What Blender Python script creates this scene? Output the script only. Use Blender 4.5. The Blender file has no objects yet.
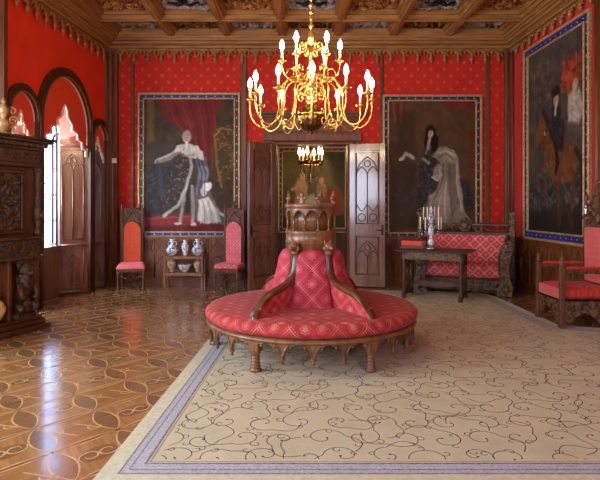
import bpy, math, random
import numpy as np
from mathutils import Vector, Matrix, noise
random.seed(7)
S = bpy.context.scene
COL = S.collection
PI = math.pi
R = math.radians

# ------------------------------------------------------------------ camera
cam_d = bpy.data.cameras.new('camera')
cam = bpy.data.objects.new('camera', cam_d); COL.objects.link(cam)
cam.location = (0, 0, 1.6); cam.rotation_euler = (R(90), 0, 0)
cam_d.sensor_fit = 'HORIZONTAL'; cam_d.sensor_width = 36; cam_d.lens = 520 / 600 * 36
cam_d.shift_y = -35 / 600; cam_d.clip_start = .05
S.camera = cam

# ------------------------------------------------------------------ light and exposure
S.view_settings.view_transform = 'Standard'; S.view_settings.look = 'None'
S.view_settings.gamma = 1; S.view_settings.use_curve_mapping = False
S.view_settings.exposure = 0.0
W = bpy.data.worlds.new('daylight'); S.world = W; W.use_nodes = True
bg = W.node_tree.nodes['Background']; bg.inputs[0].default_value = (.38, .56, 1, 1); bg.inputs[1].default_value = 7.0

def area(name, loc, to, sx, sy, power, col):
    d = bpy.data.lights.new(name, 'AREA'); d.shape = 'RECTANGLE'; d.size = sx; d.size_y = sy
    d.energy = power; d.color = col
    o = bpy.data.objects.new(name, d); COL.objects.link(o); o.location = loc
    o.rotation_euler = (Vector(to) - Vector(loc)).to_track_quat('-Z', 'Y').to_euler()
    return o
DAY = (.90, .96, 1.0)
area('daylight_side_window', (-5.05, 4.2, 2.3), (0, 4.2, 1.9), 1.5, 2.7, 230, DAY)
area('daylight_side_window', (-5.05, 1.6, 2.3), (0, 1.6, 1.9), 1.5, 2.7, 175, DAY)
area('daylight_side_window', (-5.05, -.6, 2.3), (0, -.6, 1.9), 1.5, 2.7, 90, DAY)
area('daylight_rear_window', (-3.3, -2.65, 2.5), (-2.2, 9, 2.0), 1.8, 3.0, 220, (.80, .90, 1))
area('daylight_rear_window', (2.1, -2.65, 2.5), (1.6, 9, 2.0), 1.8, 3.0, 110, (1, .95, .88))
area('daylight_bay_window', (-5.3, 7.6, 2.6), (-3.9, 9.3, 1.7), 1.4, 2.6, 260, DAY)
area('daylight_bay_window', (-4.75, 7.35, 2.0), (0, 7.4, 1.5), .35, 2.2, 12, DAY)
area('next_room_fill', (2.35, 12.0, 2.2), (-1, 13.3, 1.9), 1.2, 2.2, 25, (1, .9, .75))  # added lamp to brighten the next room, which has no window

# ------------------------------------------------------------------ materials
def lin(c):
    c = [v / 255 for v in c]
    return tuple(v / 12.92 if v <= .04045 else ((v + .055) / 1.055) ** 2.4 for v in c) + (1,)
class NT:
    def __init__(s, name):
        s.m = bpy.data.materials.new(name); s.m.use_nodes = True; s.t = s.m.node_tree
        s.b = s.t.nodes['Principled BSDF']
    def n(s, typ, **kw):
        nd = s.t.nodes.new(typ)
        for k, v in kw.items(): setattr(nd, k, v)
        return nd
    def L(s, a, b): s.t.links.new(a, b)
    def val(s, sock, v):
        if hasattr(v, 'links') or isinstance(v, bpy.types.NodeSocket): s.L(v, sock)
        else: sock.default_value = v
    def math(s, op, a, b=0.0, c=None, clamp=False):
        nd = s.n('ShaderNodeMath', operation=op, use_clamp=clamp)
        s.val(nd.inputs[0], a); s.val(nd.inputs[1], b)
        if c is not None: s.val(nd.inputs[2], c)
        return nd.outputs[0]
    def mix(s, f, a, b):
        nd = s.n('ShaderNodeMix', data_type='RGBA')
        s.val(nd.inputs[0], f); s.val(nd.inputs[6], a); s.val(nd.inputs[7], b)
        return nd.outputs[2]
    def coord(s, scale=(1, 1, 1), kind='Object', rot=(0, 0, 0)):
        tc = s.n('ShaderNodeTexCoord'); mp = s.n('ShaderNodeMapping')
        mp.inputs['Scale'].default_value = scale; mp.inputs['Rotation'].default_value = rot
        s.L(tc.outputs[kind], mp.inputs[0]); return mp.outputs[0]
    def noise(s, vec, scale, detail=3, rough=.5, dist=0):
        nd = s.n('ShaderNodeTexNoise'); s.L(vec, nd.inputs['Vector'])
        nd.inputs['Scale'].default_value = scale; nd.inputs['Detail'].default_value = detail
        nd.inputs['Roughness'].default_value = rough; nd.inputs['Distortion'].default_value = dist
        return nd.outputs['Fac']
    def ramp(s, f, stops):
        nd = s.n('ShaderNodeValToRGB'); e = nd.color_ramp.elements
        e[0].position, e[0].color = stops[0]; e[1].position, e[1].color = stops[-1]
        for p, c in stops[1:-1]:
            q = e.new(p); q.color = c
        s.L(f, nd.inputs[0]); return nd.outputs[0]
    def bump(s, h, strength=.3, dist=.01):
        nd = s.n('ShaderNodeBump'); nd.inputs['Strength'].default_value = strength; nd.inputs['Distance'].default_value = dist
        s.L(h, nd.inputs['Height']); s.L(nd.outputs[0], s.b.inputs['Normal'])
    def fin(s, color=None, rough=.5, metal=0, spec=.5, coat=0):
        if color is not None: s.val(s.b.inputs['Base Color'], color)
        s.val(s.b.inputs['Roughness'], rough); s.b.inputs['Metallic'].default_value = metal
        s.b.inputs['Specular IOR Level'].default_value = spec; s.b.inputs['Coat Weight'].default_value = coat
        s.b.inputs['Coat Roughness'].default_value = .12
        return s.m

def wood(name, dark, light, rough=.35, scale=1.0, axis='z', carve=0.0, coat=.2):
    t = NT(name)
    sc = {'x': (.12, 1, 1), 'y': (1, .12, 1), 'z': (1, 1, .12)}[axis]
    v = t.coord(tuple(q * scale for q in sc))
    g = t.noise(v, 14, 5, .6, .6)
    c = t.ramp(g, [(.3, lin(dark)), (.7, lin(light))])
    if name == 'carved_fine_wood' or name == 'carved_dark_wood':
        g3 = t.noise(t.coord(), 26, 3, .6, .8)  # dark and light patches paint in the shading of deep carving
        c = t.mix(t.math('GREATER_THAN', g3, .53), c, lin([q * .78 for q in dark]))
        c = t.mix(t.math('GREATER_THAN', t.math('SUBTRACT', 1.0, g3), .56), c, lin([q * .95 for q in light]))
        t.bump(g3, .8, .02)
    elif carve:
        v2 = t.coord((1, 1, 1)); vo = t.n('ShaderNodeTexVoronoi', feature='SMOOTH_F1'); t.L(v2, vo.inputs['Vector'])
        vo.inputs['Scale'].default_value = carve
        t.bump(vo.outputs['Distance'], 1.0, .03)
    else:
        t.bump(g, .12, .004)
    return t.fin(c, rough, coat=coat)
def plain(name, c, rough=.5, metal=0, spec=.5, var=.12, nscale=30, coat=0):
    t = NT(name); v = t.coord()
    n = t.noise(v, nscale, 3)
    a = tuple(x * (1 - var) for x in c); b = tuple(min(255, x * (1 + var)) for x in c)
    return t.fin(t.ramp(n, [(.3, lin(a)), (.7, lin(b))]), rough, metal, spec, coat)
def lattice(t, a, b, size, lw=.03):
    u = t.math('DIVIDE', t.math('ADD', a, b), size); v = t.math('DIVIDE', t.math('SUBTRACT', a, b), size)
    fu = t.math('ABSOLUTE', t.math('SUBTRACT', t.math('FRACT', u), .5)); fv = t.math('ABSOLUTE', t.math('SUBTRACT', t.math('FRACT', v), .5))
    line = t.math('MAXIMUM', t.math('GREATER_THAN', fu, .5 - lw), t.math('GREATER_THAN', fv, .5 - lw))
    l2 = t.math('MAXIMUM', t.math('COMPARE', fu, .40, lw * .6), t.math('COMPARE', fv, .40, lw * .6))
    d = t.math('SQRT', t.math('ADD', t.math('MULTIPLY', fu, fu), t.math('MULTIPLY', fv, fv)))
    dot = t.math('LESS_THAN', d, .13)
    ang = t.math('COSINE', t.math('MULTIPLY', t.math('ARCTAN2', t.math('SUBTRACT', fu, 0.0), fv), 8))
    ring = t.math('COMPARE', d, t.math('MULTIPLY_ADD', ang, .03, .2), .02)
    return line, l2, dot, ring
def fabric(name, base, base2, fig, axes='xy', size=.3, lw=.03, strength=.75, rough=.8, sheen=.04, round_r=0):
    t = NT(name); v = t.coord(); sp = t.n('ShaderNodeSeparateXYZ'); t.L(v, sp.inputs[0])
    A = {'x': 0, 'y': 1, 'z': 2}
    a, b = sp.outputs[A[axes[0]]], sp.outputs[A[axes[1]]]
    if round_r:      # cloth turns over the rim of a round seat
        r_ = t.math('SQRT', t.math('ADD', t.math('MULTIPLY', a, a), t.math('MULTIPLY', b, b)))
        rim = t.math('GREATER_THAN', r_, round_r - .06)
        th_ = t.math('MULTIPLY', t.math('ARCTAN2', a, b), round_r)
        def sel(p, q): return t.math('ADD', t.math('MULTIPLY', rim, q), t.math('MULTIPLY', t.math('SUBTRACT', 1.0, rim), p))
        a, b = sel(a, th_), sel(b, sp.outputs[2])
    line, l2, dot, ring = lattice(t, a, b, size, lw)
    n = t.noise(v, 9, 3)
    wear = t.ramp(n, [(.35, (.35,) * 3 + (1,)), (.65, (1, 1, 1, 1))])
    m = t.math('MAXIMUM', t.math('MAXIMUM', line, t.math('MULTIPLY', l2, .6)), t.math('MULTIPLY', t.math('MAXIMUM', dot, ring), .7))
    m = t.math('MULTIPLY', t.math('MULTIPLY', m, wear), strength)
    cb = t.ramp(t.noise(v, 4, 2), [(.3, lin(base)), (.7, lin(base2))])
    c = t.mix(m, cb, lin(fig))
    t.bump(t.noise(v, 160, 2), .15, .003)
    t.b.inputs['Sheen Weight'].default_value = sheen; t.b.inputs['Sheen Roughness'].default_value = .4
    return t.fin(c, rough)

M = {}
M['panel_wood'] = wood('panel_wood', (80, 38, 11), (126, 70, 26), .48, coat=.0)
M['dark_wood'] = wood('dark_wood', (46, 22, 10), (88, 46, 22), .42, coat=.05)
M['carved_dark'] = wood('carved_dark_wood', (50, 28, 12), (98, 60, 28), .5, carve=0, coat=0)
M['carved_fine'] = wood('carved_fine_wood', (66, 40, 20), (128, 88, 50), .42, carve=0, coat=.05)
M['ceil_wood_x'] = wood('ceiling_wood_across', (124, 80, 36), (176, 122, 62), .5, axis='x', coat=0)
M['ceil_wood_y'] = wood('ceiling_wood_along', (124, 80, 36), (176, 122, 62), .5, axis='y', coat=0)
M['settee_wood'] = wood('settee_wood', (84, 50, 26), (146, 98, 54), .36, coat=.15)
M['rail_wood'] = wood('rail_wood', (70, 36, 17), (116, 68, 34), .28, coat=.3)
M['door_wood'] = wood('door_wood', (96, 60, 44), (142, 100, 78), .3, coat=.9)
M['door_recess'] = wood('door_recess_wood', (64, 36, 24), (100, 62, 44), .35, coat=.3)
M['shelf_wood'] = wood('shelf_wood', (92, 50, 22), (150, 92, 44), .4)
M['chair_wood'] = wood('chair_wood', (70, 38, 20), (116, 70, 38), .48, coat=0)
M['gold'] = plain('gilding', (180, 144, 96), .45, .2, var=.2)
M['gilt_trim'] = plain('gilt_trim', (146, 98, 44), .5, .2, var=.25, nscale=60)
M['brass'] = plain('brass', (232, 188, 104), .22, .9, var=.08)
M['dark_brass'] = plain('dark_brass', (120, 92, 48), .16, .95, var=.15)
M['stud'] = plain('pale_stud', (196, 172, 140), .5, .1)
M['silver'] = plain('silver', (190, 190, 196), .2, .9)
M['iron'] = plain('dark_iron', (30, 26, 24), .45, .6)
M['blue_band'] = plain('ultramarine_band', (34, 36, 104), .5, var=.3, nscale=20)
M['blue_dark'] = plain('dark_violet_band', (44, 30, 48), .5, var=.4, nscale=14)
M['candle'] = plain('candle_wax', (238, 222, 190), .5, var=.03)
M['cream'] = plain('cream_glaze', (214, 184, 132), .3, var=.12, nscale=8)
M['fringe'] = plain('fringe_cord', (236, 214, 186), .8, var=.1)
M['tassel_gold'] = plain('gold_cord', (206, 150, 84), .6, .2)
M['white_plastic'] = plain('white_plastic', (220, 208, 190), .5, var=.02)
M['book_red'] = plain('red_cloth_cover', (196, 62, 34), .6, var=.08)
M['book_dark'] = plain('dark_leather_cover', (96, 40, 26), .5)
M['paper'] = plain('paper_edge', (214, 190, 150), .8)
M['plaster'] = plain('vault_plaster', (214, 176, 160), .7, var=.04, nscale=5)
M['red_plain'] = plain('red_silk_pelmet', (250, 74, 44), .7, var=.08)
def silk(name, base, fig, axes, size, strength):
    t = NT(name); v = t.coord(); sp = t.n('ShaderNodeSeparateXYZ'); t.L(v, sp.inputs[0])
    A = {'x': 0, 'y': 1, 'z': 2}; a, b = sp.outputs[A[axes[0]]], sp.outputs[A[axes[1]]]
    line, l2, dot, ring = lattice(t, a, b, size, .012)
    m = t.math('MAXIMUM', t.math('MULTIPLY', line, .4), t.math('MAXIMUM', t.math('MULTIPLY', dot, .9), t.math('MULTIPLY', ring, .6)))
    # small motif on the lattice crossings
    nn = t.noise(v, 12, 3)
    m = t.math('MULTIPLY', m, t.math('MULTIPLY', nn, strength * 2))
    cb = t.ramp(t.noise(v, 2.2, 3), [(.3, lin([q * .93 for q in base])), (.7, lin(base))])
    return t.fin(t.mix(m, cb, lin(fig)), .7, spec=.15)
M['silk_back'] = silk('red_damask_back', (196, 42, 32), (224, 116, 50), 'xz', .26, .5)
M['silk_side'] = silk('red_damask_side', (240, 62, 34), (214, 80, 46), 'yz', .26, .2)  # same damask in brighter red, painting in the strong light on this wall
M['silk_right'] = silk('red_damask_right', (204, 56, 54), (214, 92, 66), 'yz', .20, .35)
M['settee_fabric'] = fabric('settee_fabric', (150, 26, 32), (176, 38, 44), (232, 190, 150), 'xy', .30, .016, .48, round_r=1.17)
M['settee_back'] = fabric('settee_back_fabric', (156, 28, 46), (180, 42, 60), (236, 180, 160), 'xz', .30, .02, .4)
M['settee_side'] = fabric('settee_arm_fabric', (156, 28, 40), (178, 42, 52), (240, 176, 140), 'yz', .26, .02, .5)
M['sofa_fabric'] = fabric('sofa_fabric', (190, 44, 52), (206, 56, 60), (244, 176, 156), 'xz', .19, .05, .8)
M['chair_red'] = fabric('chair_orange_fabric', (196, 64, 34), (206, 76, 40), (236, 140, 80), 'xz', .16, .02, .35)
M['chair_seat'] = fabric('chair_seat_fabric', (196, 88, 92), (206, 104, 108), (232, 160, 150), 'xy', .16, .02, .3)
M['chair_pink'] = fabric('chair_pink_fabric', (206, 84, 92), (216, 96, 104), (242, 190, 180), 'xz', .14, .03, .6)
M['chair_pink_seat'] = fabric('chair_pink_seat_fabric', (196, 60, 66), (206, 76, 80), (244, 196, 180), 'xz', .11, .05, .8)
M['throne_red'] = fabric('throne_seat_fabric', (172, 34, 26), (190, 44, 32), (226, 110, 80), 'xy', .16, .04, .55)
M['throne_pink'] = fabric('throne_front_fabric', (206, 90, 84), (214, 100, 92), (230, 140, 120), 'yz', .16, .01, .3)
# rug
def rugmat():
    t = NT('beige_wool'); v = t.coord()
    n = t.noise(v, 2.5, 4); n2 = t.noise(v, 220, 2)
    c = t.ramp(n, [(.3, lin((192, 184, 150))), (.7, lin((206, 198, 164)))])
    c = t.mix(t.math('MULTIPLY', n2, .35), c, lin((180, 166, 134)))
    t.bump(n2, .5, .006); return t.fin(c, .95, spec=.15)
M['rug'] = rugmat()
M['rug_vine'] = plain('vine_grey_wool', (112, 98, 90), .95, spec=.1)
M['rug_dark'] = plain('dark_band_wool', (128, 120, 128), .95, spec=.1, var=.2, nscale=60)
M['rug_blue'] = plain('greyblue_band_wool', (170, 170, 172), .95, spec=.1, var=.1, nscale=60)
M['rug_pale'] = plain('pale_band_wool', (196, 190, 160), .95, spec=.1, var=.05)
def parquet(name, d, l, ang):
    t = NT(name); v = t.coord((1, 1, 1), rot=(0, 0, ang))
    mp = t.n('ShaderNodeMapping'); mp.inputs['Scale'].default_value = (1, .08, 1); t.L(v, mp.inputs[0])
    g = t.noise(mp.outputs[0], 26, 5, .6, .3); g2 = t.noise(v, 1.3, 2)
    c = t.ramp(g, [(.3, lin(d)), (.7, lin(l))])
    c = t.mix(t.math('MULTIPLY', g2, .25), c, lin(d))
    t.bump(t.noise(v, 5, 2), .10, .01)
    return t.fin(c, .15, spec=.5, coat=.6)
M['oak_a'] = parquet('oak_parquet', (134, 90, 50), (174, 126, 78), R(35))
M['oak_b'] = parquet('oak_parquet_cross', (142, 98, 56), (182, 136, 86), R(-35))
M['walnut'] = parquet('walnut_parquet', (118, 84, 54), (148, 110, 74), R(35))
M['inlay'] = plain('maple_inlay', (206, 164, 116), .25, var=.08, coat=.2)
M['seam'] = plain('parquet_seam', (98, 64, 38), .4)
def emis(name, c, s):
    t = NT(name); t.b.inputs['Emission Color'].default_value = c; t.b.inputs['Emission Strength'].default_value = s
    return t.fin(c, .5)
M['bulb'] = emis('lit_candle_bulb', (1, .76, .46, 1), 150)
M['bulb_far'] = emis('lit_far_bulb', (1, .68, .34, 1), 90)
def porcelain():
    t = NT('blue_white_porcelain'); v = t.coord(); n = t.noise(v, 22, 3, .6, 1.2)
    c = t.ramp(n, [(.40, lin((74, 98, 146))), (.50, lin((226, 222, 214)))])
    return t.fin(c, .15)
M['porcelain'] = porcelain()
def celadon():
    t = NT('mottled_glaze'); v = t.coord(); n = t.noise(v, 20, 3, .6, 1)
    return t.fin(t.ramp(n, [(.38, lin((150, 110, 84))), (.55, lin((196, 176, 146)))]), .25)
M['celadon'] = celadon()
def glass():
    t = NT('window_glass'); t.b.inputs['Transmission Weight'].default_value = 1; t.b.inputs['IOR'].default_value = 1.02
    return t.fin((.95, .98, 1, 1), .0, spec=.1)
M['glass'] = glass()
def coffer(name, stops):
    t = NT(name); v = t.coord(); n = t.noise(v, 9, 4, .6, 1.8)
    t.bump(n, .9, .05); return t.fin(t.ramp(n, [(p, lin(c)) for p, c in stops]), .45, .15)
M['coffer_gold'] = coffer('coffer_gilt_carving', [(.36, (38, 20, 10)), (.45, (120, 66, 28)), (.55, (214, 146, 76)), (.66, (104, 50, 26))])
M['coffer_dark'] = coffer('coffer_dark_carving', [(.42, (30, 16, 10)), (.5, (90, 52, 26)), (.58, (186, 134, 76))])
M['coffer_white'] = coffer('coffer_painted_carving', [(.36, (30, 26, 30)), (.45, (150, 140, 140)), (.6, (200, 190, 184)), (.72, (110, 70, 40))])

# ------------------------------------------------------------------ mesh building
class MB:
    def __init__(s): s.v = []; s.f = []; s.m = []; s.s = []; s.X = Matrix.Identity(4)
    def add(s, vs, fs, mi=0, sm=False):
        o = len(s.v); X = s.X
        s.v += [tuple(X @ Vector(p)) for p in vs]
        for f in fs: s.f.append([i + o for i in f]); s.m.append(mi); s.s.append(sm)
    def box(s, x0, x1, y0, y1, z0, z1, mi=0, bev=0):
        if bev:
            b = min(bev, (x1 - x0) / 2.01, (y1 - y0) / 2.01, (z1 - z0) / 2.01)
            vs = []; 
            for z, i in ((z0, b), (z0 + b, 0), (z1 - b, 0), (z1, b)):
                if i: ring = [(x0 + b, y0 + b), (x1 - b, y0 + b), (x1 - b, y0 + b), (x1 - b, y1 - b), (x1 - b, y1 - b), (x0 + b, y1 - b), (x0 + b, y1 - b), (x0 + b, y0 + b)]
                else: ring = [(x0 + b, y0), (x1 - b, y0), (x1, y0 + b), (x1, y1 - b), (x1 - b, y1), (x0 + b, y1), (x0, y1 - b), (x0, y0 + b)]
                if i: ring = [(x0 + b, y0 + b), (x1 - b, y0 + b), (x1 - b, y0 + b), (x1 - b, y1 - b), (x1 - b, y1 - b), (x0 + b, y1 - b), (x0 + b, y1 - b), (x0 + b, y0 + b)]
                vs += [(x, y, z) for x, y in ring]
            fs = [[k * 8 + j, k * 8 + (j + 1) % 8, k * 8 + 8 + (j + 1) % 8, k * 8 + 8 + j] for k in range(3) for j in range(8)]
            fs += [[0, 6, 4, 2], [24, 26, 28, 30]]
            s.add(vs, fs, mi); return
        vs = [(x, y, z) for z in (z0, z1) for x, y in ((x0, y0), (x1, y0), (x1, y1), (x0, y1))]
        s.add(vs, [[3, 2, 1, 0], [4, 5, 6, 7], [0, 1, 5, 4], [1, 2, 6, 5], [2, 3, 7, 6], [3, 0, 4, 7]], mi)
    def lathe(s, prof, c=(0, 0, 0), n=20, mi=0, sm=True, flute=0, fl=8, cap=True):
        vs = []
        for r, z in prof:
            for k in range(n):
                a = 2 * PI * k / n; rr = r * (1 + flute * math.cos(fl * a)) if flute else r
                vs.append((c[0] + rr * math.cos(a), c[1] + rr * math.sin(a), c[2] + z))
        m = len(prof)
        fs = [[i * n + k, i * n + (k + 1) % n, (i + 1) * n + (k + 1) % n, (i + 1) * n + k] for i in range(m - 1) for k in range(n)]
        if cap:
            if prof[0][0] > 1e-4: fs.append([k for k in range(n)][::-1])
            if prof[-1][0] > 1e-4: fs.append([(m - 1) * n + k for k in range(n)])
        s.add(vs, fs, mi, sm)
    def tube(s, path, r, n=6, mi=0, sm=True, flat=None):
        P = [Vector(p) for p in path]; m = len(P)
        if m < 2: return
        rr = r if isinstance(r, (list, tuple)) else [r] * m
        vs = []; up = None
        for i, p in enumerate(P):
            t = (P[min(i + 1, m - 1)] - P[max(i - 1, 0)]).normalized()
            if up is None:
                up = Vector((0, 0, 1)) if abs(t.z) < .9 else Vector((1, 0, 0))
            a = t.cross(up)
            if a.length < 1e-5: a = t.orthogonal()
            a.normalize(); b = a.cross(t).normalized(); up = b
            for k in range(n):
                q = 2 * PI * k / n
                vs.append(p + a * (math.cos(q) * rr[i]) + b * (math.sin(q) * rr[i] * (flat or 1)))
        fs = [[i * n + k, i * n + (k + 1) % n, (i + 1) * n + (k + 1) % n, (i + 1) * n + k] for i in range(m - 1) for k in range(n)]
        fs += [[k for k in range(n)][::-1], [(m - 1) * n + k for k in range(n)]]
        s.add(vs, fs, mi, sm)
    def prism(s, poly, d0, d1, plane='xz', mi=0, smside=False):
        # poly in the plane, extruded along the third axis from d0 to d1
        def P(a, b, d):
            return {'xz': (a, d, b), 'yz': (d, a, b), 'xy': (a, b, d)}[plane]
        n = len(poly)
        vs = [P(a, b, d0) for a, b in poly] + [P(a, b, d1) for a, b in poly]
        s.add(vs, [list(range(n)), list(range(n, 2 * n))[::-1]], mi)
        s.add(vs, [[k, (k + 1) % n, n + (k + 1) % n, n + k] for k in range(n)], mi, smside)
    def ribbon(s, pts, w, z, mi=0):
        # flat ribbon on a floor
        P = [Vector((a, b)) for a, b in pts]; vs = []; m = len(P)
        for i, p in enumerate(P):
            t = (P[min(i + 1, m - 1)] - P[max(i - 1, 0)]).normalized(); nn = Vector((-t.y, t.x)) * (w(i / (m - 1)) if callable(w) else w) / 2
            vs += [(p.x + nn.x, p.y + nn.y, z), (p.x - nn.x, p.y - nn.y, z)]
        s.add(vs, [[2 * i + 1, 2 * i + 3, 2 * i + 2, 2 * i] for i in range(m - 1)], mi)
    def sphere(s, c, r, n=12, mi=0, sx=1, sy=1, sz=1):
        m = max(4, n // 2); vs = [(c[0], c[1], c[2] - r * sz)]
        for i in range(1, m):
            t = PI * i / m
            for k in range(n):
                a = 2 * PI * k / n; vs.append((c[0] + r * sx * math.sin(t) * math.cos(a), c[1] + r * sy * math.sin(t) * math.sin(a), c[2] - r * sz * math.cos(t)))
        vs.append((c[0], c[1], c[2] + r * sz)); L = len(vs) - 1
        fs = [[0, 1 + (k + 1) % n, 1 + k] for k in range(n)]
        fs += [[1 + i * n + k, 1 + i * n + (k + 1) % n, 1 + (i + 1) * n + (k + 1) % n, 1 + (i + 1) * n + k] for i in range(m - 2) for k in range(n)]
        fs += [[1 + (m - 2) * n + k, 1 + (m - 2) * n + (k + 1) % n, L] for k in range(n)]
        s.add(vs, fs, mi, True)
    def grid(s, fn, nu, nv, mi=0, sm=True):
        vs = [fn(i / nu, j / nv) for j in range(nv + 1) for i in range(nu + 1)]
        w = nu + 1
        s.add(vs, [[j * w + i, j * w + i + 1, (j + 1) * w + i + 1, (j + 1) * w + i] for j in range(nv) for i in range(nu)], mi, sm)
    def build(s, name, mats, parent=None):
        me = bpy.data.meshes.new(name); me.from_pydata(s.v, [], s.f)
        for k in (mats if isinstance(mats, (list, tuple)) else [mats]): me.materials.append(M[k])
        me.polygons.foreach_set('material_index', s.m); me.polygons.foreach_set('use_smooth', s.s)
        me.update()
        import bmesh
        bm = bmesh.new(); bm.from_mesh(me); bmesh.ops.recalc_face_normals(bm, faces=bm.faces[:]); bm.to_mesh(me); bm.free()
        o = bpy.data.objects.new(name, me); COL.objects.link(o)
        if parent: o.parent = parent
        return o
def tag(o, label=None, cat=None, group=None, kind=None):
    if label: o['label'] = label
    if cat: o['category'] = cat
    if group: o['group'] = group
    if kind: o['kind'] = kind
    return o
def empty(name, loc, rz=0, label=None, cat=None, group=None):
    o = bpy.data.objects.new(name, None); COL.objects.link(o); o.location = loc; o.rotation_euler = (0, 0, rz); o.empty_display_size = .1
    return tag(o, label, cat, group)
def struct(name, mb, mats, parent=None, label=None):
    o = mb.build(name, mats, parent)
    if not parent: o['kind'] = 'structure'
    if label: o['label'] = label
    return o
def kids(o): return [c for c in COL.objects if c.parent == o]
def copy_tree(o, parent=None):
    c = o.copy(); COL.objects.link(c); c.parent = parent
    for k in kids(o): copy_tree(k, c)
    return c
def arc(cx, cz, r, a0, a1, n=10):
    return [(cx + r * math.cos(R(a0 + (a1 - a0) * i / n)), cz + r * math.sin(R(a0 + (a1 - a0) * i / n))) for i in range(n + 1)]
def spline(pts, n=6):
    out = []; P = [Vector(p) for p in pts]
    for i in range(len(P) - 1):
        p0, p1, p2, p3 = P[max(i - 1, 0)], P[i], P[i + 1], P[min(i + 2, len(P) - 1)]
        for k in range(n):
            t = k / n
            out.append(.5 * ((2 * p1) + (p2 - p0) * t + (2 * p0 - 5 * p1 + 4 * p2 - p3) * t * t + (3 * p1 - p0 - 3 * p2 + p3) * t ** 3))
    out.append(P[-1]); return out
def scroll(mb, cx, cz, r, d, plane='xz', turns=1.4, a0=0, sgn=1, rad=.01, mi=0, n=18):
    pts = []
    for i in range(n + 1):
        t = i / n; rr = r * (1 - .8 * t); a = a0 + sgn * turns * 2 * PI * t
        x, z = cx + rr * math.cos(a), cz + rr * math.sin(a)
        pts.append({'xz': (x, d, z), 'yz': (d, x, z), 'xy': (x, z, d)}[plane])
    mb.tube(pts, [rad * (1 - .3 * i / n) for i in range(n + 1)], 5, mi)

# ------------------------------------------------------------------ room geometry
D = 10.3                       # back wall
HC = 4.86                      # underside of the ceiling beams
def lx(y): return -(3.82 + .076 * (D - y))      # left wall, slightly splayed
def rx(y): return 4.20 + .0173 * (D - y)        # right wall
JOG = 7.08; XJ = -4.95
YF = -2.3                      # wall behind the viewer

# floor: lattice of parquet tiles with scrolling maple inlay
fl = MB()
fl.add([(-5.6, YF - .4, -.03), (5, YF - .4, -.03), (5, 14, -.03), (-5.6, 14, -.03)], [[0, 1, 2, 3]], 4)
TS = .46; ax = Vector((math.cos(R(49)), math.sin(R(49)))); bx_ = Vector((math.cos(R(-49)), math.sin(R(-49))))
for i in range(-20, 40):
    for j in range(-34, 24):
        o = ax * (i * TS) + bx_ * (j * TS) + Vector((-1.9, 4.4))
        cc = o + (ax + bx_) * TS / 2
        if cc.x < -5.4 or cc.x > 5 or cc.y < YF - .5 or cc.y > 13.6: continue
        g = .008
        c4 = [o + ax * (TS * a) + bx_ * (TS * b) for a, b in ((g, g), (1 - g, g), (1 - g, 1 - g), (g, 1 - g))]
        fl.add([(p.x, p.y, 0) for p in c4][::-1], [[0, 1, 2, 3]], (i + j) % 2)
        inrug = cc.x > -.6 and cc.x < 3.2 and cc.y > 3.4 and cc.y < 9.2
        if inrug or cc.y < 2.4 or cc.x > 4.3 or cc.y > 10.6: continue
        def q(a, b): p = o + ax * (TS * a) + bx_ * (TS * b); return (p.x, p.y)
        wv = lambda t: .010 * (.5 + .8 * math.sin(PI * t))
        # walnut ovals across one family of seams, outlined in maple
        for fam in (0, 1):
            W_ = .05 if fam == 0 else .18
            up_ = []; dn_ = []
            for k in range(13):
                t = .04 + .92 * k / 12; w = W_ * math.sin(PI * k / 12) ** .8
                up_.append((t, w) if fam == 0 else (w, t)); dn_.append((t, -w) if fam == 0 else (-w, t))
            if fam == 1: fl.add([(*q(*p), .0006) for p in up_ + dn_[::-1][1:-1]], [list(range(24))], 2)
            fl.ribbon([q(*p) for p in up_], wv, .0012, 3); fl.ribbon([q(*p) for p in dn_], wv, .0012, 3)
        # scrolls inside the cushion-shaped field
        if (i + j) % 2:
            med = [q(.5 + .30 * math.cos(R(15 * k)), .5 + .20 * math.sin(R(15 * k))) for k in range(24)]
            fl.add([(x, y, .0006) for x, y in med], [list(range(24))], 2)
            for sgn in (1, -1):
                pts = []
                for k in range(22):
                    t = k / 21; a = R(-30) + t * R(400); rr = .17 * (1 - .6 * t)
                    pts.append(q(.5 + sgn * (.13 + rr * math.cos(a)), .5 + sgn * rr * math.sin(a) * .9))
                fl.ribbon(pts, wv, .0012, 3)
        else:
            for sgn in (1, -1):
                pts = [q(.5 + sgn * (.30 - .30 * math.sin(R(90) * (k / 12)) ** 2 + .04), .5 + sgn * (.30 * math.cos(R(180) * k / 12)) * .8) for k in range(13)]
                fl.ribbon(pts, wv, .0012, 3)
                pts = [q(.5 + sgn * (.26 + .10 * math.cos(R(30 * k))), .5 + .10 * math.sin(R(30 * k)) + sgn * .10) for k in range(9)]
                fl.ribbon(pts, wv, .0012, 3)
fl_o = struct('floor', fl, ['oak_a', 'oak_b', 'walnut', 'inlay', 'seam'])

# back wall with the doorway
DX0, DX1, DH = -.49, .97, 2.84
wb = MB()
for x0, x1, z0, z1 in ((lx(D) - .12, DX0, 0, 5.4), (DX1, 5, 0, 5.4), (DX0, DX1, DH, 5.4)): wb.box(x0, x1, D, D + .32, z0, z1)
struct('wall_back', wb, 'silk_back')
# right wall
wr = MB()
wr.add([(rx(D + .3), D + .3, 0), (rx(YF), YF, 0), (rx(YF), YF, 5.4), (rx(D + .3), D + .3, 5.4), (rx(D) + .3, D + .3, 0), (rx(YF) + .3, YF, 0), (rx(YF) + .3, YF, 5.4), (rx(D) + .3, D + .3, 5.4)],
       [[0, 1, 2, 3], [4, 5, 6, 7], [0, 4, 7, 3], [1, 5, 6, 2], [3, 2, 6, 7]])
struct('wall_right', wr, 'silk_right')
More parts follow.
